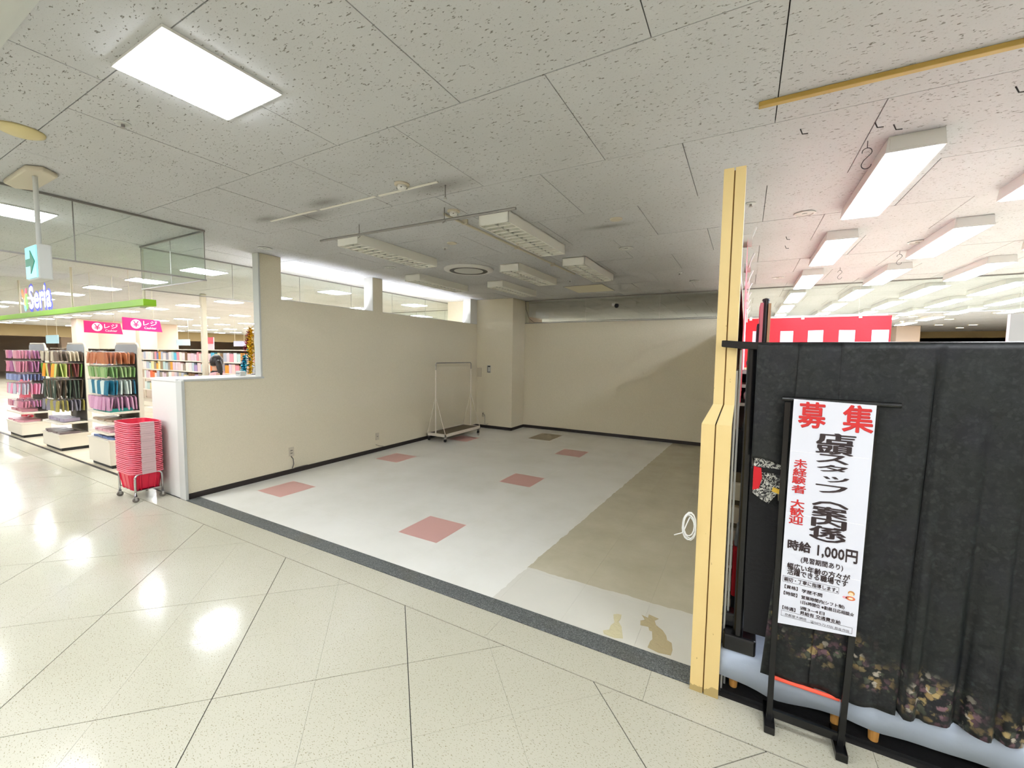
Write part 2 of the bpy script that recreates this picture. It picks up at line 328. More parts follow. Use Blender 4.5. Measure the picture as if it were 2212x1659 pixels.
for i in range(-1, 12):
    for j in range(0, 14):
        x0, y0 = -5.03+P*i, 2.355+Q*j; x1, y1 = min(x0+P, -.14), min(y0+Q, 8.55); xa = max(x0, -5.37)
        if x1-xa < .02 or y1-y0 < .02: continue
        pink = (i, j) in ((0,1),(5,1),(0,5),(5,5),(0,9),(5,9)); g = .0003
        o = MB().box(xa+g, x1-g, y0+g, y1-g, -.004, .0).build('accent_tile' if pink else 'vinyl_tile', M_PINKTILE if pink else M_SHOP, floor)
        if pink: tag(o, 'dusty rose square vinyl floor tile')
DIRTY = mat('dull_beige_vinyl', (158,146,120), .5, bump=(12,.2))
MB().box(-3.74, -3.27, 7.42, 8.1, 0, .0006).build('patch_tile', DIRTY, floor)
M_GLUE = mat('old_glue', (176,162,126), .8, bump=(40,.6)); M_GLUE2 = mat('old_yellow_glue', (196,188,152), .8, bump=(40,.6))
for pts, m in (([(648,660),(700,655),(740,665),(730,710),(705,740),(740,800),(755,930),(660,925),(540,880),(530,840),(600,830),(620,780),(660,750),(650,700)], M_GLUE2),
            ([(965,665),(1035,700),(1045,660),(1090,680),(1155,710),(1110,730),(1125,780),(1200,840),(1240,900),(1250,950),(1300,980),(1310,1060),(1290,1120),(1150,1090),(1030,1030),(1060,960),(1085,940),(1080,850),(1050,840),(1040,800),(950,780),(950,730),(1000,720)], M_GLUE)):
    q = [onZ(1200+a/5.183, 1200+b/5.183, 0) for a, b in pts]
    tag(MB().prism([(p.x, p.y) for p in q], 0, .0012).build('glue_stain', m, floor), 'brown patch of old glue on the pale vinyl floor', kind='stuff')

# ---- ceiling
X0, X1, Y0, Y1 = -11.2, 4.6, 1.742-.9075*2, 1.742+.9075*8
ceil = MB().box(-46, X0, -7, 34, CH, CH+.1).box(X1, 16, -7, 34, CH, CH+.1).box(X0, X1, -7, Y0, CH, CH+.1).box(X0, X1, Y1, 34, CH, CH+.1).build('ceiling', M_CFAR); tag(ceil, kind='structure')
MB().box(X0, X1, Y0, Y1, CH+.016, CH+.1).build('ceiling_backing', M_JOINT, ceil)
for k in range(-2, 8):
    y0 = 1.742+.9075*k; sh = -.827 if k % 2 == 0 else -.827+.4525
    for n in range(-14, 9):
        xa, xb = max(sh+.905*n, X0), min(sh+.905*(n+1), X1)
        if xb-xa < .03: continue
        z = CH + random.choice((0, 0, 0, .0015, .001))
        MB().box(xa+.0024, xb-.0024, y0+.0022, y0+.9053, z, CH+.016).build('ceiling_tile', M_CEIL, ceil)

# ---- left wall with its clerestory gaps, half wall and white end trim
TW = -5.57
TN = -5.47
wl = MB().box(TN, -5.37, 2.24, 3.1, 0, 1.32).box(TN, -5.37, 3.1, 3.38, 0, CH).box(TW, -5.37, 3.38, 8.0, 0, 2.345).box(TW, -5.37, 4.94, 5.14, 2.345, CH).build('wall_left', M_WP); tag(wl, kind='structure')
tr = MB().box(TN-.005, -5.345, 2.215, 2.245, 0, 1.33).box(TN-.005, -5.352, 2.24, 3.12, 1.32, 1.345).box(TN-.005, -5.352, 3.078, 3.1, 1.33, CH).build('trim_2', M_GREYW, bevel=.003); tag(tr, kind='structure')
wt = MB().box(TW, -5.372, 3.38, 4.94, 2.345, 2.352).box(TW, -5.372, 5.14, 7.72, 2.345, 2.352).box(TW, -5.372, 4.93, 4.94, 2.352, CH).box(TW, -5.372, 7.72, 8.0, 2.352, CH).box(TW,-5.372,3.38,3.385,2.352,CH).box(TW,-5.372,5.14,5.145,2.352,CH).build('wall_cap', M_WHITE, wl)
tag(MB().box(-5.372, -5.362, 2.25, 7.98, 0, .062).build('baseboard_left', M_BASE), kind='structure')
# ---- corner column and back wall
colm = MB().box(-6.2, -4.44, 7.98, 8.75, 0, CH).build('wall_corner', M_WP); tag(colm, kind='structure')
tag(MB().box(-5.37, -4.43, 7.97, 7.982, 0, .062).box(-4.442, -4.43, 7.97, 8.55, 0, .062).build('baseboard_corner', M_BASE), kind='structure')
wb = MB().box(-4.44, 1.9, 8.55, 8.66, 0, 2.385).build('wall_back', M_WP); tag(wb, kind='structure')
tag(MB().box(-4.43, -.14, 8.538, 8.552, 0, .062).build('baseboard_back', M_BASE), kind='structure')
wr = MB().box(-.125, -.055, 2.3, 8.55, 0, 2.3).build('wall_right', M_WP); tag(wr, kind='structure')
MB().box(-.036, -.028, 2.25, 2.27, 0, 1.6).box(-.024, -.015, 2.29, 2.31, 0, 1.7).build('edge_profile', [mat('alu_strip', (176,178,178), .35, .6)], wr)
MB().box(-.040, -.0362, 2.25, 2.29, 0, 1.6).build('edge_seal', M_DARK, wr)
# glass band above the back wall, running on over the next shop
gl = root('window_1', (-4.3, 8.55, 2.385), kind='structure')
xs = [-4.44, -3.0, -1.5, 0.0, 1.54, 3.3, 5.0, 7.0]
for a, b in zip(xs[:-1], xs[1:]): MB().box(a+.006, b-.006, 8.552, 8.558, 2.39, CH-.012).build('pane', M_GLASS, gl)
MB().box(-4.44, 7, 8.54, 8.57, CH-.018, CH).box(-4.44, 7, 8.545, 8.566, 2.378, 2.392).build('frame', M_STEEL, gl)
tag(MB().box(-.3,-.2,8.66,13,0,CH).box(-6.2,-6.1,8.75,13,0,CH).build('wall_light_block', M_PILLAR), kind='structure')  # added walls that keep light out of the space behind the glass
# outer shell of the mall
for nm, b in (('wall_far', (-46, 16, 34, 34.2)), ('wall_near', (-46, 16, -7.2, -7)), ('wall_west', (-46.2, -46, -7, 34)), ('wall_east', (16, 16.2, -7, 34))):
    tag(MB().box(*b, 0, CH).build(nm, M_PILLAR), kind='structure')
M_FASC = M_LINTEL
tag(MB().box(-46, 16, 24, 24.3, 2.25, CH).box(-33, -32.7, 3, 24, 2.3, CH).box(-46, -33, 11, 11.3, 2.3, CH).build('beam_far', M_FASC), kind='structure')
tag(MB().box(-24.6, -24, 6.6, 9.9, 0, CH).build('wall_store', M_PILLAR), kind='structure')
for x, y in ((-23.9, 6.6), (-23.9, 8.6), (-38, 9.6), (4.95, 20.0), (-15.6, 15)):
    tag(MB().box(x-.32, x+.32, y-.32, y+.32, 0, CH).build('pillar', M_PILLAR, bevel=.02), kind='structure')
tag(MB().box(5.3, 15.9, 24, 24.2, 0, 2.62).build('wall_dark', M_BROWN), kind='structure')

# ================================================================== CEILING FITTINGS
def led_proto():
    r = root('led_panel', (0,0,0)); MB().box(-.235,.235,-.235,.235,-.012,0).build('frame', M_WHITE, r); MB().box(-.222,.222,-.222,.222,-.018,-.0121).build('diffuser', M_LED, r); index_kids(r); return r
LEDP = led_proto(); first = True
def led(x, y, label, group):
    global first
    o = LEDP if first else copy_tree(LEDP); first = False
    o.location = (x, y, CH); tag(o, label, 'ceiling light', group); return o
led(-2.215, 1.04, 'bright square LED panel nearest the camera, above the mall walkway', 'square LED panels over the walkway')
led(-5.80, 1.17, 'bright square LED panel behind the hanging exit sign', 'square LED panels over the walkway')
nth = {}
for x, y in ((-9.4,1.2),(-13,1.2),(-17,1.2),(-21,1.2),(1.4,1.0),(5,1.0))+tuple((-16+1.8*a, b) for a in range(13) for b in (-1.3,-3.9)):  # rows behind the camera are added, unseen, to brighten ceiling and walls
    nth[y] = nth.get(y, -1)+1; led(x, y, 'walkway LED panel, %s along the %s row from the shop fronts' % (ORD[nth[y]], {1.2:'near',1.0:'nearer',-1.3:'middle',-3.9:'added unseen outer'}[y]), 'square LED panels over the walkway')
for j in range(0, 11):
    for i in range(0, 14):
        if j > 7 and i > 9: continue
        x, y = -7.36-1.97*i, 3.41+2.35*j
        if -25.2 < x < -23.4 and 6 < y < 10.3: continue
        if (i, j) == (7, 4): continue
        led(x, y, 'square LED panel over the left shop, %s column from the half wall, %s row back' % (ORD[i], ORD[j]), 'square LED panels over the left shop')
# tube fixtures, lit, over the kimono shop
def tube_proto(lit):
    r = root('tube_light' if lit else 'louvre_light', (0,0,0)); W, L, D = .125, .64, .085
    if lit:
        MB().prism([(-W,-D),(W,-D),(W*.92,0),(-W*.92,0)], -L, L, 'y').build('housing', M_WHITE, r)
        MB().box(-W+.012, W-.012, -L+.02, L-.02, -D-.006, -D-.0005).build('diffuser', M_TUBE, r)
        MB().box(-W*.86, W*.86, -L-.004, -L, -D+.012, -.006).build('end_cap', M_WHITE, r)
    else:
        W = .15; D = .1; k = MB(); M_FIX = mat('fixture_white', (232,232,224), .45)
        k.box(-W, -W+.012, -L, L, -D, 0).box(W-.012, W, -L, L, -D, 0).box(-W, W, -L, -L+.012, -D, 0).box(-W, W, L-.012, L, -D, 0).box(-W, W, -L, L, -.012, 0).build('housing', M_FIX, r)
        MB().box(-.006, .006, -L+.012, L-.012, -D+.003, -D+.04).build('spine', M_GREYW, r)
        for t in range(13):
            y = -L+.09+t*(2*L-.18)/12; MB().prism([(y-.016,-D+.003),(y+.016,-D+.003),(y+.004,-D+.04),(y-.004,-D+.04)], -W+.014, W-.014, 'x').build('blade', M_FIX, r)
        for sx in (-.075, .075): MB().tube([(sx,-L+.03,-.045),(sx,L-.03,-.045)], .014, 8).build('tube', mat('dead_tube', (214,214,210), .3), r)
    index_kids(r); return r
TP = tube_proto(True); used = False
for i, x in enumerate([.75, 1.645, 2.54, 3.43, 4.33, 5.23, 6.13, 7.03]):
    for j in range(0, 8):
        y = 3.74+1.975*j
        if i >= 5 and j > 5: continue
        o = copy_tree(TP) if used else TP; used = True
        o.location = (x, y, CH)
        lab = 'lit tube ceiling light, %s column right of the cream post, %s row back' % (ORD[i], ORD[j])
        tag(o, lab, 'ceiling light', 'lit tube lights over the kimono shop')
LP = tube_proto(False)
for k, (x, y, l) in enumerate(((-1.96, 3.79, 'unlit louvred ceiling light just right of the hanging pipe, largest'), (-3.70, 3.70, 'unlit louvred ceiling light below the left end of the hanging pipe'),
        (-4.56, 5.62, 'unlit louvred ceiling light beside the gap above the left wall'), (-2.84, 5.62, 'unlit louvred ceiling light right of the round air outlet'),
        (-1.93, 5.64, 'unlit louvred ceiling light in front of the access hatch'), (-3.70, 6.66, 'unlit louvred ceiling light farthest back behind the round air outlet'))):
    o = LP if k == 0 else copy_tree(LP); o.location = (x, y, CH); tag(o, l, 'ceiling light', 'unlit louvred lights in the empty shop')
def disc(name, x, y, r, label, cat, mats, prof, group=None, extra=None):
    o = root(name, (x, y, CH), label, cat, group); MB().lathe((x, y, CH), prof, 28).build('body', mats[0], o, smooth=False)
    if extra: MB().lathe((x, y, CH), extra, 24).build('lens', mats[1], o)
    return o
DL = [(-5.06, 3.0), (-4.5, 4.46), (-1.24, 4.85), (.38, 4.36), (-.77, 7.36), (.37, 7.58), (1.5, 5.9)]
DLl = ['next to the top of the tall wall end', 'beside the gap above the left wall', 'in the middle of the empty shop ceiling', 'left of the nearest lit tube light', 'at the back of the empty shop near the post', 'behind the post over the kimono shop', 'right of the second column of tube lights']
for (x, y), l in zip(DL, DLl):
    o = disc('downlight', x, y, .07, 'unlit round recessed downlight ' + l, 'downlight', [M_GREYW], [(.058,-.001),(.078,-.001),(.08,-.008),(.062,-.011),(.056,-.004)], 'recessed downlights')
    MB().lathe((x, y, CH), [(.056,-.0035),(.05,-.003),(.001,-.002)], 24).build('reflector', mat('dim_reflector', (84,78,74), .25, .8), o); MB().lathe((x, y, CH), [(.001,-.013),(.018,-.011),(.018,-.003)], 16).build('bulb', M_GREYW, o)
for x, y, l in ((-2.24, 2.34, 'round white smoke detector at the right end of the flat ceiling strip'), (-2.25, 2.97, 'round white smoke detector just above the hanging pipe')):
    o = root('smoke_detector', (x, y, CH), l, 'smoke detector'); MB().lathe((x, y, CH), [(.055,0),(.055,-.008),(.045,-.014),(.001,-.014)], 28).build('base', M_BEIGE, o)
    MB().lathe((x, y, CH), [(.034,-.014),(.036,-.03),(.026,-.042),(.001,-.044)], 24).build('head', M_WHITE, o)
    for t in range(4): a = t*math.pi/2+.6; MB().box(x+.029*math.cos(a)-.007, x+.029*math.cos(a)+.007, y+.029*math.sin(a)-.007, y+.029*math.sin(a)+.007, CH-.034, CH-.03).build('slot', M_DARK, o)
for x, y, l in ((-1.07, 3.8, 'flat beige round ceiling cover in the empty shop'), (-2.9, 3.8, 'small flat round ceiling cap above the air outlet')):
    tag(MB().lathe((x, y, CH), [(.055,0),(.055,-.006),(.05,-.009),(.001,-.009)], 28).build('ceiling_disc', M_BEIGE), l, 'ceiling disc')
for x, y, l in ((-3.02, 1.03, 'small sprinkler left of the square light, near the camera'), (-3.1, 3.93, 'small sprinkler head in front of the round air outlet'), (-.02, 3.9, 'small sprinkler beside the post, over the kimono shop'), (-2.56, 6.5, 'small sprinkler head behind the louvred lights'), (-.9, 6.6, 'small sprinkler head at the back right of the empty shop')):
    o = root('sprinkler', (x, y, CH), l, 'sprinkler', 'ceiling sprinklers'); MB().lathe((x, y, CH), [(.036,0),(.036,-.004),(.026,-.007),(.001,-.007)], 20).build('rose', M_GREYW, o)
    MB().lathe((x, y, CH), [(.008,-.007),(.008,-.022),(.016,-.026),(.001,-.028)], 14).build('nozzle', M_STEEL, o)
# round air outlet
ac = root('air_outlet', (-3.55, 5.05, CH), 'large round white ceiling air outlet with a dark ring gap', 'air outlet')
MB().lathe((-3.55,5.05,CH), [(.36,0),(.352,-.02),(.30,-.036),(.278,-.034),(.276,-.004)], 48).build('rim', M_WHITE, ac, smooth=True)
MB().lathe((-3.55,5.05,CH), [(.274,-.03),(.274,-.002),(.001,-.002)], 40).build('dark_throat', M_DARK, ac)
MB().lathe((-3.55,5.05,CH), [(.248,-.004),(.248,-.014),(.21,-.03),(.001,-.04)], 40).build('cone', M_GREYW, ac, smooth=True)
hp = root('access_hatch', (-2.54, 7.42, CH), 'square cream ceiling access hatch with a dark frame line', 'hatch')
MB().box(-2.9,-2.18,7.03,7.82,-.004+CH,CH).build('frame', M_STEEL, hp); MB().box(-2.885,-2.195,7.045,7.805,CH-.008,CH-.0041).build('lid', mat('cream_board',(214,208,184),.7), hp)
# flat strip and pipes
tag(MB().box(-3.97,-3.3,2.405,2.425,CH-.006,CH).box(-3.26,-2.6,2.41,2.43,CH-.006,CH).box(-2.56,-1.98,2.415,2.435,CH-.006,CH).build('ceiling_strip', mat('strip_white',(228,226,216),.5)), 'thin broken white strip stuck flat across the ceiling', 'strip')
pp = root('hanging_pipe', (-2.7, 2.86, CH), 'thin grey pipe hanging level under the ceiling across the empty shop', 'pipe')
MB().tube([(-3.83,2.84,2.79),(-1.6,2.9,2.79)], .011, 10).build('bar', M_STEEL, pp)
for x in (-2.27, -3.3): MB().tube([(x,2.87,CH),(x,2.87,2.80),(x+.01,2.87,2.775),(x-.02,2.87,2.765)], .004, 6).build('hook', M_STEEL, pp)
p2 = root('conduit', (-2.2, 4.4, CH), 'long thin white conduit running back between the louvred lights', 'conduit'); MB().tube([(-2.32,2.93,2.86),(-2.25,5.9,2.86)], .012, 10).build('tube', M_BEIGE, p2)
for y in (3.2,4.2,5.2): MB().box(-2.33,-2.27,y,y+.015,2.85,CH).build('clip', M_BEIGE, p2)
dr = root('ceiling_anchor', (-1.97,2.5,CH), 'short grey bolt hanging from the ceiling near the smoke detector', 'bolt'); MB().tube([(-1.97,2.5,CH),(-1.97,2.5,CH-.09)], .005, 6).build('rod', M_STEEL, dr); MB().lathe((-1.97,2.5,CH-.09),[(.012,0),(.012,-.012)],10).build('nut', M_GREYW, dr)
tag(MB().box(.0,.045+.9,2.40,2.432,CH-.022,CH).box(.945,3.2,2.385,2.44,CH-.02,CH).build('wood_strip', mat('yellowed_wood',(176,146,72),.5,bump=(20,.3)), bevel=.003), 'yellow brown wooden batten fixed across the ceiling at right', 'batten')
dsq = root('beige_ceiling_cover', (-3.58,.80,CH), 'large beige round ceiling cover cut by the frame edge', 'ceiling cover'); MB().lathe((-3.64,.785,CH),[(.10,0),(.097,-.010),(.07,-.022),(.001,-.026)],36).build('cover', mat('aged_beige',(206,192,142),.5), dsq, smooth=True)
tag(MB().box(-3.6,-2.2,.46,.515,CH-.03,CH).box(-3.6,-2.2,.515,.545,CH-.012,CH).build('ceiling_rail', M_GREYW), 'white metal rail along the ceiling, top corner', 'rail')
# S hooks
for x, y, l in ((.545,3.1,'nearest dark S hook hanging beside the first tube light'),(1.46,6.3,'dark S hook hanging left of the second column of tube lights'),(1.05,7.1,'dark S hook hanging above the red and white curtain')):
    z = CH-.03; o = root('s_hook', (x,y,CH), l, 'hook', 'S hooks on the ceiling'); R_ = .022
    pts = [(x+R_*math.cos(t), y, z-.03+R_*math.sin(t)) for t in [math.pi*(1.05-.12*k) for k in range(0,12)]] + [(x-R_*math.cos(t), y, z-.1+R_*math.sin(t)) for t in [math.pi*(.9-.13*k)*-1+math.pi for k in range(0,1)]]
    s_ = [(x+R_*math.cos(math.radians(a)), y, z-.03+R_*math.sin(math.radians(a))) for a in range(190,-31,-20)] + [(x-R_*.6,y,z-.075)] + [(x+R_*math.cos(math.radians(a)), y, z-.1+R_*math.sin(math.radians(a))) for a in range(160,371,20)]
    MB().tube(s_, .0022, 6).build('wire', M_DARK, o, smooth=True); MB().tube([(x,y,CH),(x,y,z-.006)], .002, 5).build('pin', M_DARK, o)
for i_, (x, y) in enumerate(((.2,2.78),(.53,2.88),(.62,2.95),(.3,5.1),(.32,5.5),(1.0,2.8))):
    tag(MB().tube([(x,y,CH),(x+.01,y-.005,CH-.03),(x+.035,y-.01,CH-.035)], .003, 5).build('ceiling_pin', M_DARK), ['tiny bent dark pin left of the wooden batten end','tiny bent dark pin just behind the wooden batten','tiny bent dark pin beside the nearest tube light','tiny bent dark pin left of the unlit round downlight','tiny bent dark pin behind the unlit round downlight','tiny bent dark pin right of the nearest tube light'][i_], 'pin', 'bent pins in the ceiling')

# ---- hanging smoke glass over the left shop front
def curtain(name, pts, z0, z1, label, step=1.0):
    r = root(name, (*pts[0], CH), label, 'glass screen')
    for a, b in zip(pts[:-1], pts[1:]):
        L = math.hypot(b[0]-a[0], b[1]-a[1]); k = max(1, round(L/step)); dx, dy = (b[0]-a[0])/L, (b[1]-a[1])/L
        for i in range(k):
            s0, s1 = L*i/k+.004, L*(i+1)/k-.004; p, q = (a[0]+dx*s0, a[1]+dy*s0), (a[0]+dx*s1, a[1]+dy*s1); nx, ny = -dy*.003, dx*.003
            MB().prism([(p[0]-nx,p[1]-ny),(q[0]-nx,q[1]-ny),(q[0]+nx,q[1]+ny),(p[0]+nx,p[1]+ny)], z0+.008, z1-.015).build('pane', M_GLASS, r)
            t = MB(); e = (a[0]+dx*L*(i+1)/k, a[1]+dy*L*(i+1)/k)
            t.tube([(e[0],e[1],z0),(e[0],e[1],z1)], .004, 6).build('divider', M_STEEL, r)
        nx, ny = -dy*.009, dx*.009
        for za, zb in ((z1-.018, z1), (z0, z0+.012)):
            MB().prism([(a[0]-nx-dx*.006,a[1]-ny-dy*.006),(b[0]-nx+dx*.006,b[1]-ny+dy*.006),(b[0]+nx+dx*.006,b[1]+ny+dy*.006),(a[0]+nx-dx*.006,a[1]+ny-dy*.006)], za, zb).build('rail', M_STEEL, r)
    return r
curtain('smoke_screen', [(-4.9,-.6),(-4.9,2.28),(-6.36,2.28),(-6.36,9.4),(-9.5,9.4)], 2.38, CH, 'clear glass smoke screen hanging from the ceiling round the left shop front', .95)
# cove lamp on the shop side of the left wall
cv = root('cove_lamp', (-5.7,5.6,2.34), 'hidden white lamp strip on the shop side of the left wall', 'lamp'); MB().box(-5.66,-5.6,3.4,7.7,2.24,2.27).build('channel', M_WHITE, cv); MB().box(-5.652,-5.605,3.42,7.68,2.27,2.282).build('tube', M_COVE, cv)

# ---- exit sign
ex = root('exit_sign', (-4.45, 1.0, CH), 'hanging exit sign with a green arrow, on a pole under a beige ceiling plate', 'sign')
MB().prism([(-4.78,.93),(-4.28,.93),(-4.2,1.0),(-4.28,1.09),(-4.78,1.09),(-4.86,1.0)], CH-.035, CH).build('ceiling_plate', M_BEIGE, ex, bevel=.012)
MB().tube([(-4.38,1.0,CH-.03),(-4.38,1.0,2.38)], .014, 12).build('pole', M_GREYW, ex)
bx = MB().prism([(-4.52,.965),(-4.27,.965),(-4.27,1.035),(-4.52,1.035)], 2.14, 2.38).build('box', M_GREYW, ex, bevel=.008)
M_SF = mat('sign_face', (140,214,228), .4, emit=.12); M_SG = mat('sign_green', (0,130,95), .4, emit=.02)
fc = MB().box(-4.51,-4.28,.957,.9645,2.152,2.368).build('sign_face', M_SF, ex)
MB().prism([(-4.49,2.235),(-4.39,2.235),(-4.39,2.18),(-4.30,2.26),(-4.39,2.34),(-4.39,2.285),(-4.49,2.285)], .953, .9565, 'y').build('arrow', M_SG, ex)

# ================================================================== LEFT SHOP
# white counter block behind the half wall
ct = root('service_counter', (-5.83,2.4,0), 'tall plain white counter end beside the beige half wall', 'counter')
MB().box(-6.09,-5.477,2.225,2.60,0,1.31).build('body', M_WHITE, ct, bevel=.003); MB().box(-6.1,-5.477,2.218,3.35,1.312,1.34).build('worktop', M_WHITE, ct, bevel=.003)
MB().box(-6.09,-5.9,2.6,3.6,0,1.31).build('front_panel', M_WHITE, ct)
# green beam with lettering
bm_ = root('fascia_beam', (-9.9,2.36,2.24), 'lime green hanging fascia beam over the entrance of the left shop', 'fascia')
MB().box(-20,-6.41,2.3,2.43,2.2,2.28).build('beam', M_GREEN, bm_, bevel=.004); MB().box(-19.9,-6.6,2.33,2.40,2.18,2.199).build('underside_channel', M_WHITE, bm_)
for x in (-6.55,-8.98,-11.6,-14.5): MB().tube([(x,2.36,2.28),(x,2.36,CH)], .014, 8).build('hanger', M_BEIGE, bm_)
sg = root('shop_sign', (-10.3,2.3,2.5), 'lit white shop name lettering with a rainbow petal mark on the green beam', 'sign')
M_BLUE = mat('sign_blue', (50,60,200), .4, emit=.08); M_SW = mat('sign_lit', (250,252,255), .4, emit=.2)
text('Seria', -10.76, -9.68, 2.34, 2.70, 2.30, M_SW, sg, .09, 'letters'); text('Seria', -10.79, -9.65, 2.32, 2.72, 2.306, M_BLUE, sg, .2, 'letter_edge')
for cx, cz, rx, rz, rot, c, nm in ((-10.98,2.43,.075,.13,0,(120,220,255),'petal'),(-10.95,2.52,.07,.13,-.3,(240,230,60),'petal'),(-10.93,2.60,.05,.1,-.4,(240,60,110),'petal'),(-11.10,2.60,.055,.1,.5,(250,120,30),'petal'),(-10.90,2.47,.06,.14,.1,(120,210,80),'petal')):
    k = MB(); n = 20; k.prism([(cx+rx*math.cos(t)*math.cos(rot)-rz*math.sin(t)*math.sin(rot), cz+rx*math.cos(t)*math.sin(rot)+rz*math.sin(t)*math.cos(rot)) for t in [2*math.pi*i/n for i in range(n)]], 2.296-.002*(cx+11)*10, 2.30, 'y'); k.build(nm, mat('petal%d' % c[0]+str(c[1]), c, .4, emit=.12), sg)
for x in (-10.7,-9.85): MB().box(x-.03,x+.03,2.31,2.325,2.27,2.36).build('bracket', M_GREYW, sg)
# cashier boards
def cashier(x, y0, y1, z0, z1, label):
    o = root('cashier_board', (x,(y0+y1)/2,z0), label, 'sign', 'pink cashier boards'); d = .012
    MB().prism([(y0,z0),(y1+.02,z0-.012),(y1-.01,z1-.02),(y0,z1)], x-.012, x, 'x').build('board', M_PINKS, o)
    W, Hh = y1-y0, z1-z0; c0 = y0+W*.34; cz = z0+Hh*.5; n = 24
    MB().prism([(c0+Hh*.34*math.cos(2*math.pi*i/n), cz+Hh*.36*math.sin(2*math.pi*i/n)) for i in range(n)], x+.0005, x+.002, 'x').build('coin_mark', M_SIGNW, o)
    text('¥', c0-Hh*.18, c0+Hh*.18, cz-Hh*.24, cz+Hh*.24, x+.003, M_PINKS, o, .04, 'yen_mark', axis='x')
    text('レジ', y0+W*.53, y0+W*.9, z0+Hh*.42, z0+Hh*.8, x+.002, M_SIGNW, o, .02, 'lettering', axis='x'); text('Cashier', y0+W*.55, y0+W*.88, z0+Hh*.14, z0+Hh*.32, x+.002, M_SIGNW, o, .01, 'lettering', axis='x')
    for t in (.2,.8): MB().tube([(x-.006,y0+W*t,z1-.02),(x-.006,y0+W*t,CH)], .003, 5).build('wire', M_BEIGE, o)
cashier(-8.2, 2.68, 3.15, 1.96, 2.15, 'pink cashier board hanging nearer, with its white coin mark fully in view')
cashier(-9.3, 2.56, 3.02, 1.93, 2.12, 'pink cashier board hanging behind, partly covered by the nearer one')

# shopping baskets
def basket_mesh(detail):
    L, Wd, Hh = .215, .145, .2; k = MB(); n = 20
    def ring(s, z, infl=0):
        pts = []
        for i in range(n):
            t = 2*math.pi*(i+.5)/n; c, s_ = math.cos(t), math.sin(t); e = .38
            pts.append(((L*s+infl)*math.copysign(abs(c)**e, c), (Wd*s+infl)*math.copysign(abs(s_)**e, s_), z))
        return pts
    def skin(a, b, m=0):
        for i in range(n): j = (i+1) % n; k.face([a[i], a[j], b[j], b[i]], m)
    if detail:
        for q in range(8):
            z0 = .012+q*.02; s0 = .82+.15*z0/Hh; skin(ring(s0, z0), ring(s0+.005, z0+.011))
        for i in range(n):
            a, b = ring(.82, 0)[i], ring(.97, .17)[i]; k.tube([a, b], .006, 4)
            a2, b2 = [tuple((Vector(ring(sv, zv)[i])+Vector(ring(sv, zv)[(i+1) % n]))/2) for sv, zv in ((.82,0),(.97,.17))]; k.tube([a2, b2], .004, 4)
        skin(ring(.97,.165), ring(1,Hh))
    else: skin(ring(.82,0), ring(1,Hh))
    k.face(ring(.82,.002)); skin(ring(1,Hh), ring(1,Hh,.012)); skin(ring(1,Hh,.012), ring(1,Hh-.010,.013)); [k.m.__setitem__(q, 1) for q in range(len(k.f)-2*n, len(k.f))]; return k
def basket(detail, name='shopping_basket'):
    o = basket_mesh(detail).build(name, [M_BASKET, mat('pink_rim_highlight', (244,128,146), .3)], smooth=False)  # rim coloured paler than the body to stand for highlights on the lips
    for sx in (-1, 1):
        g = MB().box(sx*.229-.004, sx*.229+.004, -.062,.062, .184,.2025).box(min(sx*.213,sx*.233), max(sx*.213,sx*.233), -.062,.062, .2005,.2045)
        tag(g.build('handle', M_GRIP, o), 'pale grey pink grip')
    index_kids(o); return o
BK = basket(False); BKD = basket(True)
def trolley(cx, cy, label):
    t = root('basket_trolley', (cx,cy,0), label, 'trolley')
    for sx in (-1,1):
        x = cx+sx*.205; MB().tube([(x,cy-.12,.075),(x,cy-.12,.27),(x,cy-.105,.295),(x,cy-.08,.305),(x,cy+.08,.305),(x,cy+.105,.295),(x,cy+.12,.27),(x,cy+.12,.075)], .011, 10).build('end_frame', M_CHROME, t, smooth=True)
        MB().tube([(x,cy-.12,.12),(x,cy+.12,.12)], .005, 6).build('wire', M_CHROME, t)
        for sy in (-1,1):
            y = cy+sy*.12; c = MB().lathe((x,y,.028), [(.012,-.011),(.028,-.01),(.028,.01),(.012,.011)], 20, axis='x').build('wheel', mat('grey_rubber',(110,104,96),.6), t)
            MB().box(x-.014,x-.012,y-.01,y+.01,.025,.075).box(x+.012,x+.014,y-.01,y+.01,.025,.075).box(x-.014,x+.014,y-.012,y+.012,.066,.076).build('fork', M_CHROME, c)
    for sy in (-1,1): MB().tube([(cx-.205,cy+sy*.1,.12),(cx+.205,cy+sy*.1,.12)], .005, 6).build('wire', M_CHROME, t); MB().tube([(cx-.205,cy+sy*.1,.22),(cx-.1,cy+sy*.12,.17)], .004, 6).build('wire', M_CHROME, t)
    MB().box(cx-.2,cx+.2,cy-.1,cy+.1,.113,.117).build('tray', M_CHROME, t)
    return t
trolley(-5.93, 2.03, 'low chrome wheeled trolley under the nearer basket stack')
trolley(-12.95, 2.72, 'low chrome wheeled trolley under the basket stack at the picture edge')
firstb = True
for k in range(27):
    if k == 0: o = BKD
    else: o = BK if firstb else copy_tree(BK); firstb = False
    o.location = (-5.93+.003*math.sin(k*1.7), 2.03+.002*math.cos(k*2.3), .118+.0212*k)
    tag(o, 'lowest pink shopping basket of the nearer stack, its grid sides in view' if k == 0 else 'top pink shopping basket of the nearer stack, open inside' if k == 26 else 'pink shopping basket, %s from the top of the stack beside the white counter' % ORD[26-k], 'basket', 'pink baskets stacked beside the counter')
for k in range(34):
    o = copy_tree(BK); o.location = (-12.95, 2.72, .118+.0212*k)
    tag(o, 'red basket, %s from the top of the stack cut by the picture edge' % ORD[33-k], 'basket', 'red baskets stacked at the picture edge')
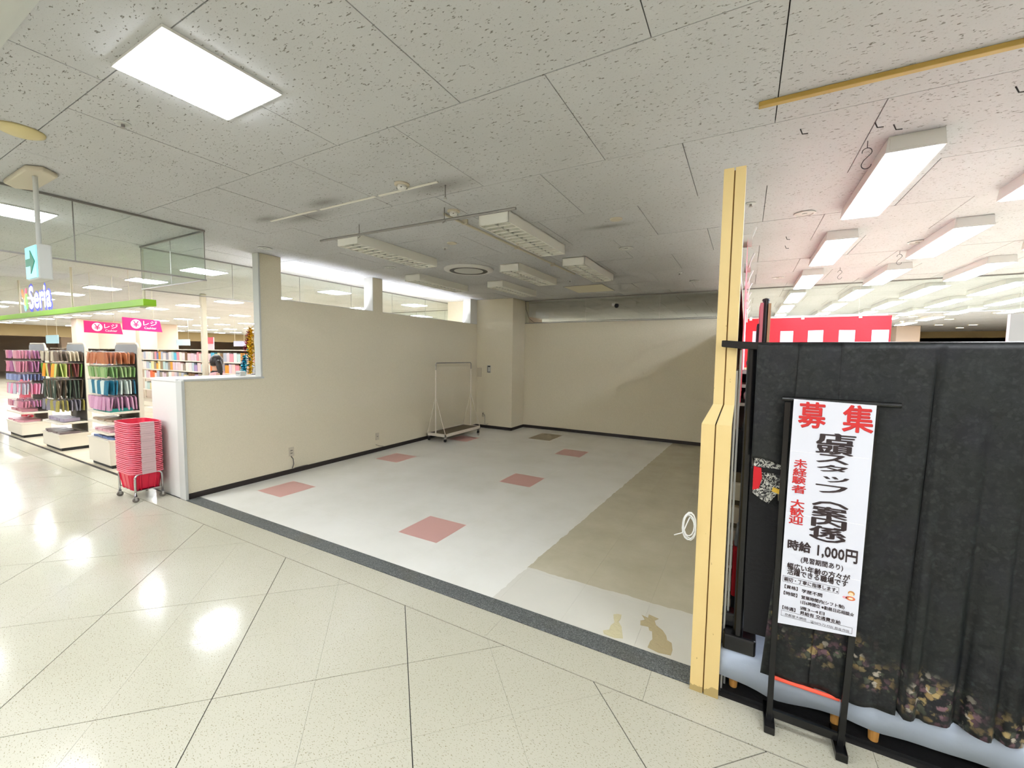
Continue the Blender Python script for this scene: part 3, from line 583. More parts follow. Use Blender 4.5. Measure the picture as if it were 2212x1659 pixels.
# end-of-aisle display units
def packet_mesh(w, h, d):
    return MB().prism([(-w/2,-h),(w/2,-h),(w/2*1.05,-h*.5),(w/2,-.02),(w/2*.4,0),(-w/2*.4,0),(-w/2,-.02),(-w/2*1.05,-h*.5)], -d/2, d/2, 'y')
def rgb(c): return mat('goods_%d_%d_%d' % c, c, .35, bump=(30,.4))
PK = {}
def packet(x, y, z, w, h, c, label, group, tilt=0, name='hanging_packet', cat='packet'):
    key = (round(w,3), round(h,3), c)
    if key not in PK: o = packet_mesh(w, h, .014).build(name, rgb(c)); PK[key] = o.data
    else: o = bpy.data.objects.new(name, PK[key]); COL.objects.link(o)
    o.location = (x, y, z); o.rotation_euler = (random.uniform(-.12,.12), random.uniform(-.05,.05), tilt+random.uniform(-.2,.2)); tag(o, label, cat, group)
BXM = {}
def goods_box(x, y, z, sx, sy, sz, c, label, group, name='carton', cat='carton', rz=0):
    key = (round(sx,3), round(sy,3), round(sz,3), c)
    if key not in BXM:
        o = MB().box(-sx/2,sx/2,-sy/2,sy/2,0,sz).build(name, [rgb(c)]); d = o.data; BXM[key] = d
    else: o = bpy.data.objects.new(name, BXM[key]); COL.objects.link(o)
    o.location = (x,y,z); o.rotation_euler = (0,0,rz); tag(o, label, cat, group)
def endcap(x0, x1, label, shelves, basez, rows, which):
    y0, y1 = 2.28, 2.66; r = root('display_stand', ((x0+x1)/2, (y0+y1)/2, 0), label, 'display stand', 'white end of aisle display stands')
    MB().box(x0+.03,x1-.03,y0+.03,y1,0,.05).build('plinth', M_DARK, r); MB().box(x0,x1,y0,y1,.05,basez).build('base_box', M_SHELF, r, bevel=.004)
    MB().box(x0-.01,x1+.01,y0-.01,y1,basez,basez+.02).build('base_rim', M_SHELF, r)
    MB().box(x0+.02,x1-.02,y1-.012,y1,basez,1.72).build('back_panel', mat('mesh_back',(120,116,108),.7), r)
    for xx in (x0,x1-.03): MB().box(xx,xx+.03,y1-.03,y1+.02,basez,1.68).build('upright', M_SHELF, r)
    n = 6; arc = [(x1-.06+.06*math.cos(math.pi/2*i/n), 1.68+.06*math.sin(math.pi/2*i/n)) for i in range(n+1)]
    MB().prism([(x1,1.60)]+arc+[(x0+.05,1.74),(x0,1.70),(x0,1.60)], y1-.035, y1-.012, 'y').build('header_plate', M_PLATE, r)
    outer = [(x1+.004-.06+.08*math.cos(math.pi/2*i/n), 1.68+.08*math.sin(math.pi/2*i/n)) for i in range(n+1)]
    k = MB(); pts = [(x1+.006, y1-.02, 1.55)]+[(p[0]-.01, y1-.02, p[1]-.006) for p in outer]+[(x0+.04,y1-.02,1.756)]; k.tube(pts, .014, 6).build('header_edge', M_SHELF, r)
    for z in shelves:
        MB().prism([(x0-.02,y1-.02),(x0-.02,y0+.03),(x0+.02,y0),(x1-.04,y0),(x1,y0+.04),(x1,y1-.02)], z-.03, z).build('shelf', M_SHELF, r, bevel=.004)
    for z, cols, wd, hh, sp, nx in rows:
        for i in range(nx):
            x = x0+.08+(x1-x0-.16)*i/(max(nx-1,1)); MB().tube([(x,y1-.012,z+.008),(x,y0+.0,z+.002)], .003, 5).build('hook', M_CHROME, r)
            d = 7 if i == nx-1 else 3
            for q in range(d):
                cc = cols[(i+q//3) % len(cols)]; packet(x, y0+.03+q*(.34/ d), z, wd, hh, cc, '%s packet, %s on hook %s, %s row, %s stand' % (cname(cc), ORD[q], ORD[i], ORD[rows.index((z,cols,wd,hh,sp,nx))], which), 'goods on the '+which+' stand')
    return r
PK1 = [(205,150,160),(190,120,140),(170,110,150),(214,190,190)]
endcap(-8.35,-7.6,'display stand end nearest the basket stack, with teal and lilac goods',[.79,.65,.50],.38,
    [(1.62,[(190,122,84),(178,108,74)],.12,.16,0,6),(1.42,[(150,178,120),(120,160,96)],.11,.15,0,6),(1.23,[(200,212,206),(30,112,140)],.12,.2,0,6),(1.00,[(206,158,186),(190,140,170)],.13,.19,0,6)],'nearest')
endcap(-10.4,-9.6,'middle display stand end with dark hanging tools and green goods',[.46],.25,
    [(1.62,[(196,184,160),(110,96,84)],.12,.16,0,6),(1.42,[(90,140,50),(226,150,50),(190,200,120),(120,60,60)],.1,.22,0,7),(1.15,[(84,70,56),(70,84,72)],.07,.3,0,9),(.82,[(120,116,130),(150,140,70)],.12,.18,0,6)],'middle')
endcap(-12.5,-11.6,'display stand end farthest left with pink and purple goods',[.47],.26,
    [(1.62,PK1,.12,.15,0,6),(1.42,PK1,.12,.2,0,6),(1.18,[(150,160,196),(120,130,170)],.1,.12,0,7),(1.0,[(230,150,180),(190,190,200)],.1,.2,0,6),(.68,PK1,.12,.12,0,6)],'farthest left')
for i in range(6): goods_box(-8.18+.1*i, 2.44, .79+.001, .09, .26, .035+.01*(i % 2), (40,150,140), 'folded teal packet, %s from the left on the stand beside the baskets' % ORD[i], 'teal packets on the nearest stand', 'flat_packet','packet', .1*((i % 3)-1))
for z, c in ((.651,(150,130,110)),(.501,(200,150,160)),(.402,(90,110,160))):
    for i in range(4): goods_box(-8.2+.16*i, 2.43, z, .13, .22, .03, c, '%s flat packet, %s along, on a low shelf of the nearest stand' % (cname(c), ORD[i]), 'flat packets on the low shelves', 'flat_packet','packet', random.uniform(-.3,.3))
for x0_, c in ((-10.3,(150,140,160)),(-12.4,(200,140,150))):
    for i in range(5): goods_box(x0_+.15*i, 2.44, .471, .12, .2, .05, c, 'small packet, %s along the tray shelf of the %s stand' % (ORD[i], 'middle' if x0_ > -11 else 'farthest left'), 'packets on the tray shelves', 'flat_packet','packet', random.uniform(-.3,.3))
    for i in range(4): goods_box(x0_+.2*i, 2.42, .272 if x0_ > -11 else .282, .17, .24, .03, (110,96,96) if x0_ > -11 else (206,150,160), 'flat packet, %s along the base of the %s stand' % (ORD[i], 'middle' if x0_ > -11 else 'farthest left'), 'flat packets on the stand bases', 'flat_packet','packet', random.uniform(-.3,.3))
# long shelf run behind the till
PAL = [(216,206,204),(206,190,196),(178,200,196),(190,180,150),(204,180,190),(170,176,190),(150,136,120),(226,206,200),(206,214,208),(226,140,150),(232,220,206),(230,190,190),(226,120,60),(232,150,50),(150,126,96),(222,206,150),(110,120,160),(176,190,196),(238,190,180),(120,90,60),(160,140,180),(150,146,156),(228,110,70),(90,180,210)]
def shelf_run(xa, xb, y, zs, label, grp, depth=.4, hi=.215, wmin=.10, wmax=.17, end=True):
    r = root('goods_shelf', ((xa+xb)/2, y, 0), label, 'shelving')
    MB().box(xa,xb,y+depth,y+depth+.03,0,zs[-1]+.26).build('back_panel', mat('shelf_back',(196,180,164),.7), r); MB().box(xa,xb,y,y+depth,0,.12).build('plinth', M_SHELF, r)
    for z in zs: MB().box(xa,xb,y,y+depth,z-.025,z).build('shelf', M_SHELF, r)
    MB().box(xa,xb,y+.0,y+depth+.03,zs[-1]+.25,zs[-1]+.27).build('top_rail', M_SHELF, r)
    x = xa
    while x <= xb+.01: MB().box(x-.015,x+.015,y+depth-.03,y+depth,0,zs[-1]+.26).build('upright', M_SHELF, r); x += .9
    for zi, z in enumerate(zs):
        x = xa+.08; cnt = 0
        while x < xb-.1:
            wd = random.uniform(wmin,wmax); c = random.choice(PAL[:12]+PAL)
            wq = round(wd*50)/50; hq = round(random.uniform(.16,hi)*40)/40
            goods_box(x+wq/2, y+.06, z, wq*.92, .08, hq, c, '%s packet, %s along shelf %s of %s' % (cname(c), ORD[cnt], ORD[zi], grp), 'goods on '+grp); x += wq; cnt += 1
shelf_run(-14.2,-8.5,5.0,[.62,.92,1.17,1.42],'long white shelf run of colourful packets behind the till','the long shelf run behind the till')
shelf_run(-24,-14.6,5.6,[1.15,1.42],'far shelf run of goods behind the three display stands','the far shelf run behind the stands', hi=.2, wmin=.16, wmax=.3)
# hanging category signs, posts, poster stands
for x, y, z, w_, h_, c, l in ((-19.5,8.2,1.98,1.1,.24,(176,196,206),'pale blue hanging category board'),(-17,9,1.95,.8,.2,(150,150,166),'grey hanging category board'),(-15.5,9,1.95,.8,.2,(226,90,100),'red hanging category board'),(-9.2,7.6,1.93,.55,.26,(130,126,196),'violet hanging category board beside the tinsel'),(-22,5.2,2.0,1.3,.3,(170,206,216),'light blue hanging board over the far left shelves')):
    o = root('category_board', (x,y,z), l, 'sign'); MB().box(x-w_/2,x+w_/2,y-.01,y+.01,z-h_/2,z+h_/2).build('board', mat('cat_%d' % c[0], c, .5), o)
    if c[0] == 130: text('おもちゃ', x-w_*.4, x+w_*.4, z-h_*.28, z+h_*.28, y-.012, M_SIGNW, o, .02)
    for t in (-.4,.4): MB().tube([(x+w_*t,y,z+h_/2),(x+w_*t,y,CH)], .004, 5).build('wire', M_BEIGE, o)
o = root('floor_poster', (-12.6,5.9,0), 'tall pink and white card standing above the shelf run', 'poster'); MB().box(-12.75,-12.35,5.88,5.9,1.2,2.02).build('card', mat('pale_pink',(240,190,196),.5), o); MB().box(-12.75,-12.35,5.874,5.879,1.85,2.02).build('header', mat('coral',(236,80,90),.5), o)
MB().box(-12.58,-12.52,5.88,5.9,0,1.2).build('stand', M_SHELF, o)
o = root('pink_banner', (-12,9,1.8), 'long pink and white banner over the far shelves', 'banner'); MB().box(-13.6,-10.2,9,9.02,1.72,2.0).build('sheet', mat('banner_white',(234,200,200),.5), o); MB().box(-12.5,-10.4,8.99,8.999,1.74,1.98).build('pink_field', mat('hot_pink',(244,70,140),.5), o)
for t in (-13.4,-10.4): MB().tube([(t,9.01,2.0),(t,9.01,CH)], .004, 5).build('wire', M_BEIGE, o)
for x, y, l in ((-10.35,4.75,'thin cream post rising from floor to ceiling behind the till'),): tag(MB().box(x-.05,x+.05,y-.05,y+.05,0,CH).build('round_post', M_BEIGE, bevel=.02), l, 'post')
# tinsel garlands and the small box on the ledge
def tinsel(pts, r, col, label):
    k = MB(); core = [Vector(p) for p in pts]; k.tube(core, .008, 5)
    for i in range(len(core)-1):
        for t in range(150):
            p = core[i].lerp(core[i+1], random.random()); d = Vector((random.gauss(0,1),random.gauss(0,1),random.gauss(0,.7))).normalized(); e = p+d*r*random.uniform(.6,1.1)
            wv = d.cross(Vector((random.gauss(0,1),random.gauss(0,1),random.gauss(0,1)))).normalized()*.004; k.face([p-wv, p+wv, e+wv*.8, e-wv*.8])
    o = k.build('tinsel_garland', mat('tinsel_%d_%d' % (col[0], col[1]), col, .18, .9)); tag(o, label, 'tinsel', 'tinsel garlands by the ledge')
tinsel([(-5.90,3.28,1.98),(-5.92,3.27,1.75),(-5.90,3.28,1.55),(-5.93,3.26,1.36)], .055, (206,168,40), 'gold tinsel garland hanging against the tall wall end')
tinsel([(-5.97,3.3,1.95),(-6.04,3.31,1.8),(-6.07,3.3,1.68)], .045, (170,60,80), 'dark red tinsel garland left of the gold one')
tinsel([(-6.07,3.28,1.60),(-6.1,3.28,1.48),(-6.1,3.28,1.36)], .05, (20,150,180), 'blue tinsel garland hanging lowest')
tinsel([(-5.99,3.3,1.75),(-6.0,3.3,1.6),(-5.99,3.3,1.36)], .04, (30,90,70), 'green tinsel garland between the blue and the gold')
o = root('garland_rack', (-5.98,3.35,0), 'thin wire rack holding the tinsel garlands', 'rack'); MB().tube([(-5.98,3.36,1.34),(-5.98,3.36,2.03)], .006, 6).build('pole', M_CHROME, o); MB().tube([(-6.1,3.34,1.99),(-5.88,3.34,2.01)], .004, 6).build('arm', M_CHROME, o); MB().lathe((-5.98,3.38,1.34),[(.07,0),(.07,.008)],20).build('base', M_DARK, o)
o = root('tissue_box', (-5.68,3.02,1.346), 'small grey white box on the ledge beside the tinsel', 'box'); MB().box(-5.77,-5.65,2.99,3.06,1.345,1.405).build('body', M_GREYW, o, bevel=.008)
for a in (-5.74,-5.71,-5.68): MB().box(a-.004,a+.004,2.984,2.9895,1.37,1.378).build('button', M_DARK, o)
# ---- the woman at the till
def skinned(name, verts, edges, m, parent, subd=2):
    me = bpy.data.meshes.new(name); off = parent.location; me.from_pydata([tuple(Vector(v[:3])-off) for v in verts], edges, []); o = bpy.data.objects.new(name, me); COL.objects.link(o)
    md = o.modifiers.new('k','SKIN'); 
    for i, v in enumerate(verts): d = me.skin_vertices[0].data[i]; d.radius = (v[3], v[4] if len(v) > 4 else v[3]); d.use_root = (i == 0)
    s = o.modifiers.new('d','SUBSURF'); s.levels = s.render_levels = subd; md.use_smooth_shade = True; me.materials.append(m); o.parent = parent; return o
HX, HY = -6.60, 3.18
pr = root('person', (HX,HY,0), 'woman with a brown ponytail standing at the till, pink top, back turned', 'person')
SK = mat('skin',(206,160,134),.5); HAIR = mat('brown_hair',(34,24,20),.4,bump=(60,.5)); TOP = mat('pink_knit',(226,176,180),.8,bump=(60,.4)); APR = mat('black_apron',(24,22,26),.7)
V = [(HX,HY,.95,.14,.11),(HX,HY,1.12,.125,.1),(HX,HY,1.27,.15,.1),(HX,HY,1.34,.07,.07),(HX-.02,HY,1.40,.05,.055),(HX-.03,HY,1.47,.05,.06),
     (HX-.12,HY+.08,1.31,.055,.055),(HX-.2,HY+.16,1.1,.045),(HX-.3,HY+.08,.98,.035),(HX-.36,HY+.02,.98,.03),
     (HX+.12,HY-.08,1.31,.055,.055),(HX+.17,HY-.14,1.08,.045),(HX+.05,HY-.24,.98,.035),(HX-.02,HY-.26,.98,.03),
     (HX-.07,HY+.05,.85,.09),(HX-.07,HY+.05,.47,.062),(HX-.07,HY+.05,.08,.04),(HX-.14,HY+.02,.04,.04),(HX+.07,HY-.05,.85,.09),(HX+.07,HY-.05,.47,.062),(HX+.07,HY-.05,.08,.04),(HX,HY-.09,.04,.04)]
E_ = [(0,1),(1,2),(2,3),(3,4),(4,5),(2,6),(6,7),(7,8),(8,9),(2,10),(10,11),(11,12),(12,13),(0,14),(14,15),(15,16),(16,17),(0,18),(18,19),(19,20),(20,21)]
body = skinned('body', V, E_, SK, pr)
CL = [tuple(list(v[:3])+[q*1.13 for q in v[3:]]) for v in V]
skinned('pink_top', [CL[0],CL[1],CL[2],(HX,HY,1.33,.085,.085),CL[6],CL[7],CL[10],CL[11]], [(0,1),(1,2),(2,3),(2,4),(4,5),(2,6),(6,7)], TOP, pr)
skinned('black_trousers', [CL[0],CL[14],CL[15],CL[16],CL[18],CL[19],CL[20]], [(0,1),(1,2),(2,3),(0,4),(4,5),(5,6)], APR, pr)
MB().lathe((HX-.01,HY,1.335),[(.078,0),(.075,.03),(.06,.045)],20).build('black_collar', APR, pr, smooth=True)
face_dir = Vector((-1,.25,0)).normalized(); side = face_dir.cross(Vector((0,0,1)))
def blob(c, rx, ry, rz, m, nm, par, seg=14, shape=None):   # rx along the face direction
    k = MB(); ring = []
    for i in range(seg+1):
        th = math.pi*i/seg; row = []
        for j in range(seg*2):
            ph = 2*math.pi*j/(seg*2); a, b, h = math.sin(th)*math.cos(ph), math.sin(th)*math.sin(ph), math.cos(th)
            if shape: a, b, h = shape(a, b, h)
            row.append(Vector(c)+face_dir*a*rx+side*b*ry+Vector((0,0,h*rz)))
        ring.append(row)
    for i in range(seg):
        for j in range(seg*2): q = (j+1) % (seg*2); k.face([ring[i][j], ring[i][q], ring[i+1][q], ring[i+1][j]])
    return k.build(nm, m, par, smooth=True)
hc = (HX-.03, HY+.005, 1.49)
def headshape(a, b, h):
    s = 1 - .28*max(0,-h)**1.3; return a*s + (.06*max(0,-h) if a > 0 else 0), b*s*.98, h
hd = blob(hc, .09, .073, .112, SK, 'head', pr, 14, headshape)
blob((hc[0]+face_dir.x*.09, hc[1]+face_dir.y*.09, hc[2]-.01), .018, .012, .022, SK, 'nose', hd, 6)
for sgn in (-1,1):
    e = Vector(hc)+face_dir*.078+side*sgn*.03+Vector((0,0,.008)); blob(e, .008,.014,.008, mat('eye',(30,24,22),.3), 'eye', hd, 6)
    e = Vector(hc)-face_dir*.005+side*sgn*.074+Vector((0,0,-.005)); blob(e, .018,.01,.03, SK, 'ear', hd, 6)
blob(Vector(hc)+face_dir*.084+Vector((0,0,-.045)), .006,.022,.007, mat('lips',(170,90,84),.4), 'mouth', hd, 6)
blob((hc[0]-face_dir.x*.012, hc[1]-face_dir.y*.012, hc[2]+.015), .098, .083, .106, HAIR, 'hair', pr, 14, lambda a, b, h: (a*(.72 if (a > 0 and h < .35) else 1), b, max(h, -.55) if a < .2 else max(h, .1)))
tl = Vector(hc)-face_dir*.1; skinned('ponytail', [(tl.x,tl.y,1.53,.028),(tl.x+.03,tl.y-.005,1.50,.042),(tl.x+.055,tl.y-.01,1.43,.04),(tl.x+.075,tl.y-.01,1.36,.03),(tl.x+.085,tl.y-.01,1.30,.014)], [(0,1),(1,2),(2,3),(3,4)], HAIR, pr)

# ================================================================== EMPTY SHOP
# garment rack
rk = root('garment_rack', (-5.06,6.78,0), 'white wheeled garment rack with a brown tray against the left wall', 'garment rack')
xa, xb, ya, yb = -5.30, -4.85, 6.18, 7.36
MB().box(xa,xb,ya,ya+.025,.1,.155).box(xa,xb,yb-.025,yb,.1,.155).box(xa,xa+.025,ya,yb,.1,.155).box(xb-.025,xb,ya,yb,.1,.155).build('frame', M_SHELF, rk, bevel=.003)
MB().box(xa+.025,xb-.025,ya+.025,yb-.025,.13,.148).build('tray', mat('brown_board',(98,86,66),.6), rk)
for y in (ya+.01, yb-.01):
    MB().tube([(-5.09,y,.15),(-5.09,y,1.36)], .013, 8).build('upright', M_SHELF, rk); MB().tube([(xb-.01,y,.15),(-5.09,y,.85)], .006, 6).build('brace', M_SHELF, rk)
    MB().tube([(xa+.01,y,.15),(-5.09,y,.85)], .006, 6).build('brace', M_SHELF, rk)
MB().tube([(-5.09,ya+.01,1.30),(-5.09,ya+.01,1.47),(-5.09,ya+.03,1.49),(-5.09,yb-.03,1.49),(-5.09,yb-.01,1.47),(-5.09,yb-.01,1.30)], .010, 8).build('top_bar', M_STEEL, rk)
for x in (xa+.03,xb-.03):
    for y in (ya+.03,yb-.03):
        c = MB().lathe((x,y,.032), [(.012,-.012),(.032,-.01),(.032,.01),(.012,.012)], 20, axis='x').build('caster', M_DARK, rk); MB().box(x-.018,x+.018,y-.016,y+.016,.06,.1).box(x-.018,x-.014,y-.012,y+.012,.03,.07).build('fork', M_CHROME, c)
# wall fittings
def plate(name, x, y, z, w_, h_, facing, mats, label, cat, inner=None, d=.008):
    o = root(name, (x,y,z), label, cat)
    if facing == 'y': MB().box(x-w_/2,x+w_/2,y-d,y,z-h_/2,z+h_/2).build('plate', mats[0], o, bevel=.002)
    else: MB().box(x,x+d,y-w_/2,y+w_/2,z-h_/2,z+h_/2).build('plate', mats[0], o, bevel=.002)
    for (a, b, ww, hh, m) in (inner or []):
        if facing == 'y': MB().box(x+a-ww/2,x+a+ww/2,y-d-.006,y-d,z+b-hh/2,z+b+hh/2).build('insert', m, o)
        else: MB().box(x+d,x+d+.004,y+a-ww/2,y+a+ww/2,z+b-hh/2,z+b+hh/2).build('insert', m, o)
    return o
plate('thermostat', -5.035, 7.978, 1.34, .09, .17, 'y', [M_GREYW], 'grey wall controller with a small dark display on the corner wall', 'controller', [(.01,.06,.055,.025,M_DARK),(-.03,0,.012,.15,M_STEEL),(.01,-.068,.05,.012,M_DARK)])
plate('blank_plate', -5.29, 7.978, 1.26, .12, .21, 'y', [M_BEIGE], 'beige blank wall plate beside the rack top', 'wall plate')
plate('corner_outlet', -5.18, 7.978, .30, .055, .11, 'y', [M_BEIGE], 'beige socket low on the corner wall', 'socket', [(0,.02,.012,.02,M_DARK)])
plate('wall_outlet', -5.370, 3.47, .30, .075, .12, 'x', [M_BEIGE], 'beige wall socket low on the left wall with a grey cord', 'socket', [(0,.02,.03,.006,M_DARK),(0,-.02,.03,.006,M_DARK)])
plate('second_outlet', -5.370, 5.0, .26, .075, .12, 'x', [M_BEIGE], 'beige wall socket farther along the left wall', 'socket', [(0,0,.03,.006,M_DARK)])
M_CORD = mat('grey_cord',(96,92,88),.5)
def cord(pts, label, r=.004, m=None): tag(MB().tube(pts, r, 6).build('cable', m or M_CORD, smooth=True), label, 'cable')
cord([(-5.36,3.46,.24),(-5.345,3.48,.2),(-5.35,3.49,.13),(-5.355,3.47,.07)], 'short grey cord hanging below the left wall socket', .006)
cord([(-5.355,3.5,.068),(-5.345,3.62,.075),(-5.35,3.7,.07)], 'grey cable lying along the dark baseboard below the socket')
cord([(-5.35,4.95,.13),(-5.34,5.02,.1),(-5.35,5.12,.075)], 'dark cable stub sticking out of the left wall')
cord([(-5.16,7.965,.30),(-5.12,7.95,.29),(-5.12,7.96,.18),(-5.12,7.95,.09),(-5.05,7.94,.08),(-5.03,7.95,.11)], 'thin beige cable below the corner socket', .004, M_STEEL)
cord([(-4.42,8.53,2.86),(-4.40,8.53,2.7),(-4.33,8.53,2.5),(-4.2,8.53,2.40),(-3.4,8.53,2.40),(-2.5,8.53,2.41),(-1.5,8.53,2.40),(-.5,8.53,2.41)], 'thin dark cable looping along the top of the back wall', .005)
cord([(-.205+.028*math.cos(t)+.004*math.sin(t*.37), 2.175+.004*math.cos(t*1.3), .835+.06*math.sin(t)+.012*math.cos(t*.6)) for t in [k*.45 for k in range(60)]]+[(-.23,2.17,.80),(-.27,2.165,.78)], 'white cable coil hanging on the cream post', .003, M_WHITE)
o = root('dome_camera', (-2.33,8.5,2.70), 'small dark dome camera with a white bracket at the glass above the back wall', 'camera'); MB().tube([(-2.42,8.5,2.71),(-2.36,8.5,2.71)], .03, 12).build('bracket', M_WHITE, o); blob2 = MB().lathe((-2.33,8.5,2.69),[(.001,-.05),(.03,-.042),(.045,-.015),(.045,.015),(.03,.035),(.001,.04)],18).build('dome', M_DARK, o, smooth=True)
# cream post: two profiled covers with a groove
ps = root('partition_post', (-.105,2.25,0), 'cream yellow metal corner post with a groove and a sloping shoulder', 'post')
def cover(xa, xb, ua, ub, nm):
    k = MB(); yf, yb_, yu = 2.185, 2.30, 2.215; zb, zs = 1.345, 1.44
    for (A, B, C, D) in ((0,0,0,0),): pass
    lo = [(xa,yf,0),(xb,yf,0),(xb,yb_,0),(xa,yb_,0)]; mi = [(xa,yf,zb),(xb,yf,zb),(xb,yb_,zb),(xa,yb_,zb)]; sh = [(ua,yu,zs),(ub,yu,zs),(ub,yb_,zs),(ua,yb_,zs)]; tp = [(ua,yu,2.53),(ub,yu,2.53),(ub,yb_,2.53),(ua,yb_,2.53)]
    for a, b in ((lo,mi),(mi,sh),(sh,tp)):
        for i in range(4): j = (i+1) % 4; k.face([a[i],a[j],b[j],b[i]])
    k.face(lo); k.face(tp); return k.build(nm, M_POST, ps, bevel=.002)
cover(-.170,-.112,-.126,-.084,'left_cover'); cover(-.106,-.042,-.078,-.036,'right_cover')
MB().box(-.12,-.10,2.20,2.29,0,1.34).box(-.09,-.072,2.225,2.29,1.34,2.52).build('groove_strip', mat('groove_brown',(150,116,60),.6), ps)

# ================================================================== KIMONO SHOP
# low platform under a white cloth
pf = root('low_platform', (.9,2.6,0), 'low display platform covered with a white cloth on short wooden legs', 'platform')
MB().box(-.03,2.4,2.24,3.1,.16,.24).build('deck', M_BLKCL, pf)
for x, y in ((.02,2.30),(.43,2.29),(.56,2.27),(1.3,2.3),(2.1,2.3)): MB().lathe((x,y,0),[(.017,0),(.02,.06),(.023,.16)],14).build('leg', M_WOOD, pf)
edge_ = [onY(a, b, 2.2) for a, b in ((1540,1444),(1600,1480),(1664,1512),(1750,1532),(1830,1550),(1900,1580),(1969,1603),(2116,1656),(2212,1690))]
def zedge(x):
    for p, q in zip(edge_[:-1], edge_[1:]):
        if x <= q.x: return p.z+(q.z-p.z)*max(0,(x-p.x)/(q.x-p.x))
    return edge_[-1].z
k = MB(); nX = 60; prev = None      # cloth: top sheet and a wavy front drop
for i in range(nX+1):
    x = -.045+2.45*i/nX; wv = .012*math.sin(x*9)+.006*math.sin(x*23); zb = zedge(x)+.003*math.sin(x*19)
    row = [(x,3.1,.252),(x,2.6,.25),(x,2.23,.25+.003*math.sin(x*15)),(x,2.205+wv*.3,.243),(x,2.198+wv*.6,.2),(x,2.20+wv,zb)]
    if prev:
        for a in range(5): k.face([prev[a],prev[a+1],row[a+1],row[a]])
    prev = row
o = k.build('platform_cloth', M_WCL, None, smooth=True, solid=.003); tag(o, 'white cloth draped over the low platform under the kimono', 'cloth')
tag(MB().box(-.035,2.5,2.245,2.7,0,.015).build('black_floor_mat', M_BLKCL), 'black mat on the floor under the low platform', 'mat')
# kimono stand
ks = root('kimono_stand', (.03,2.24,.25), 'black lacquered kimono stand with a long bar and block foot', 'stand')
MB().tube([(.028,2.235,.3),(.028,2.235,1.705)], .022, 14).build('post', M_BLK, ks); MB().box(-.035,.105,2.205,2.40,.25,.33).build('foot', M_BLK, ks, bevel=.01); MB().box(-.045,.02,2.27,2.34,.33,.40).build('foot_block', M_BLK, ks, bevel=.008)
MB().prism([(-.10,1.742),(-.085,1.742),(-.02,1.737),(.05,1.733),(1.9,1.735),(1.9,1.70),(.05,1.700),(-.02,1.703),(-.10,1.712)], 2.178, 2.196, 'y').build('bar', M_BLK, ks, bevel=.003)
MB().tube([(1.75,2.235,.3),(1.75,2.235,1.705)], .022, 14).build('post', M_BLK, ks); MB().box(1.7,1.82,2.205,2.40,.25,.33).build('foot', M_BLK, ks, bevel=.01)
MB().tube([(.028,2.235,1.0),(1.75,2.235,1.0)], .012, 8).build('lower_rail', M_BLK, ks)
# kimono: hung cloth, sleeve, body with folds
kr = root('kimono', (.9,2.2,0), 'black damask kimono with muted flowers along the hem, spread over the stand bar', 'kimono')
def sheet(name, xs_, top, bot, yfun, m, nz=44, xl=None):
    k = MB(); rows = []
    for i in range(nz+1):
        t = i/nz; row = []
        for x in xs_:
            zt, zb = top(x), bot(x); z = zt+(zb-zt)*t; xx = x+(xl(t) if xl else 0); row.append((xx, yfun(x, t), z))
        rows.append(row)
    for i in range(nz):
        for j in range(len(xs_)-1): k.face([rows[i][j],rows[i][j+1],rows[i+1][j+1],rows[i+1][j]])
    return k.build(name, m, kr, smooth=True, solid=.003)
def folds(x, t):
    a = t**1.1; f = .0
    for c, w_, d in ((.47,.02,.012),(.56,.03,.02),(.69,.014,.03),(.80,.02,.045),(.90,.016,.04),(1.0,.05,.06),(1.2,.05,.05),(1.4,.06,.05)): f += d*math.exp(-((x-c-.05*t*(c-.4))/w_)**2)
    return 2.170+f*a+.045*math.exp(-((x-.645)/.006)**2)*min(1,t*8)+.006*math.sin(x*31+t*2)*a+.004*math.sin(x*57+1+t*3)*a-.02*a*max(0,t-.3)
xs1 = [.05+.31*i/26 for i in range(27)]
sheet('sleeve', [.045+.165*i/14 for i in range(15)], lambda x: 1.726, lambda x: 1.19+.02*math.sin(x*20), lambda x, t: 2.176+.006*math.sin(x*40)*t, M_KIM)
hem = lambda x: .20+.16*max(0,(.45-x))**.9*.4 - .0*x
sheet('left_panel', [.20+.20*i/24 for i in range(25)], lambda x: 1.727, hem, lambda x, t: 2.172+.004*math.sin(x*35)*t-.01*t, M_KIM, xl=lambda t: -.075*t**1.4)
sheet('back_panel', [.345+1.4*i/130 for i in range(131)], lambda x: 1.728, lambda x: .235+.018*math.sin(x*9)-.02*max(0,x-.5), folds, M_KIM, 60, xl=lambda t: -.04*t**1.4)
sheet('lining', [.17+1.3*i/40 for i in range(41)], lambda x: 1.70, lambda x: .25+.02*math.sin(x*8), lambda x, t: 2.212+.006*math.sin(x*25)*t, M_BLKCL, 10)
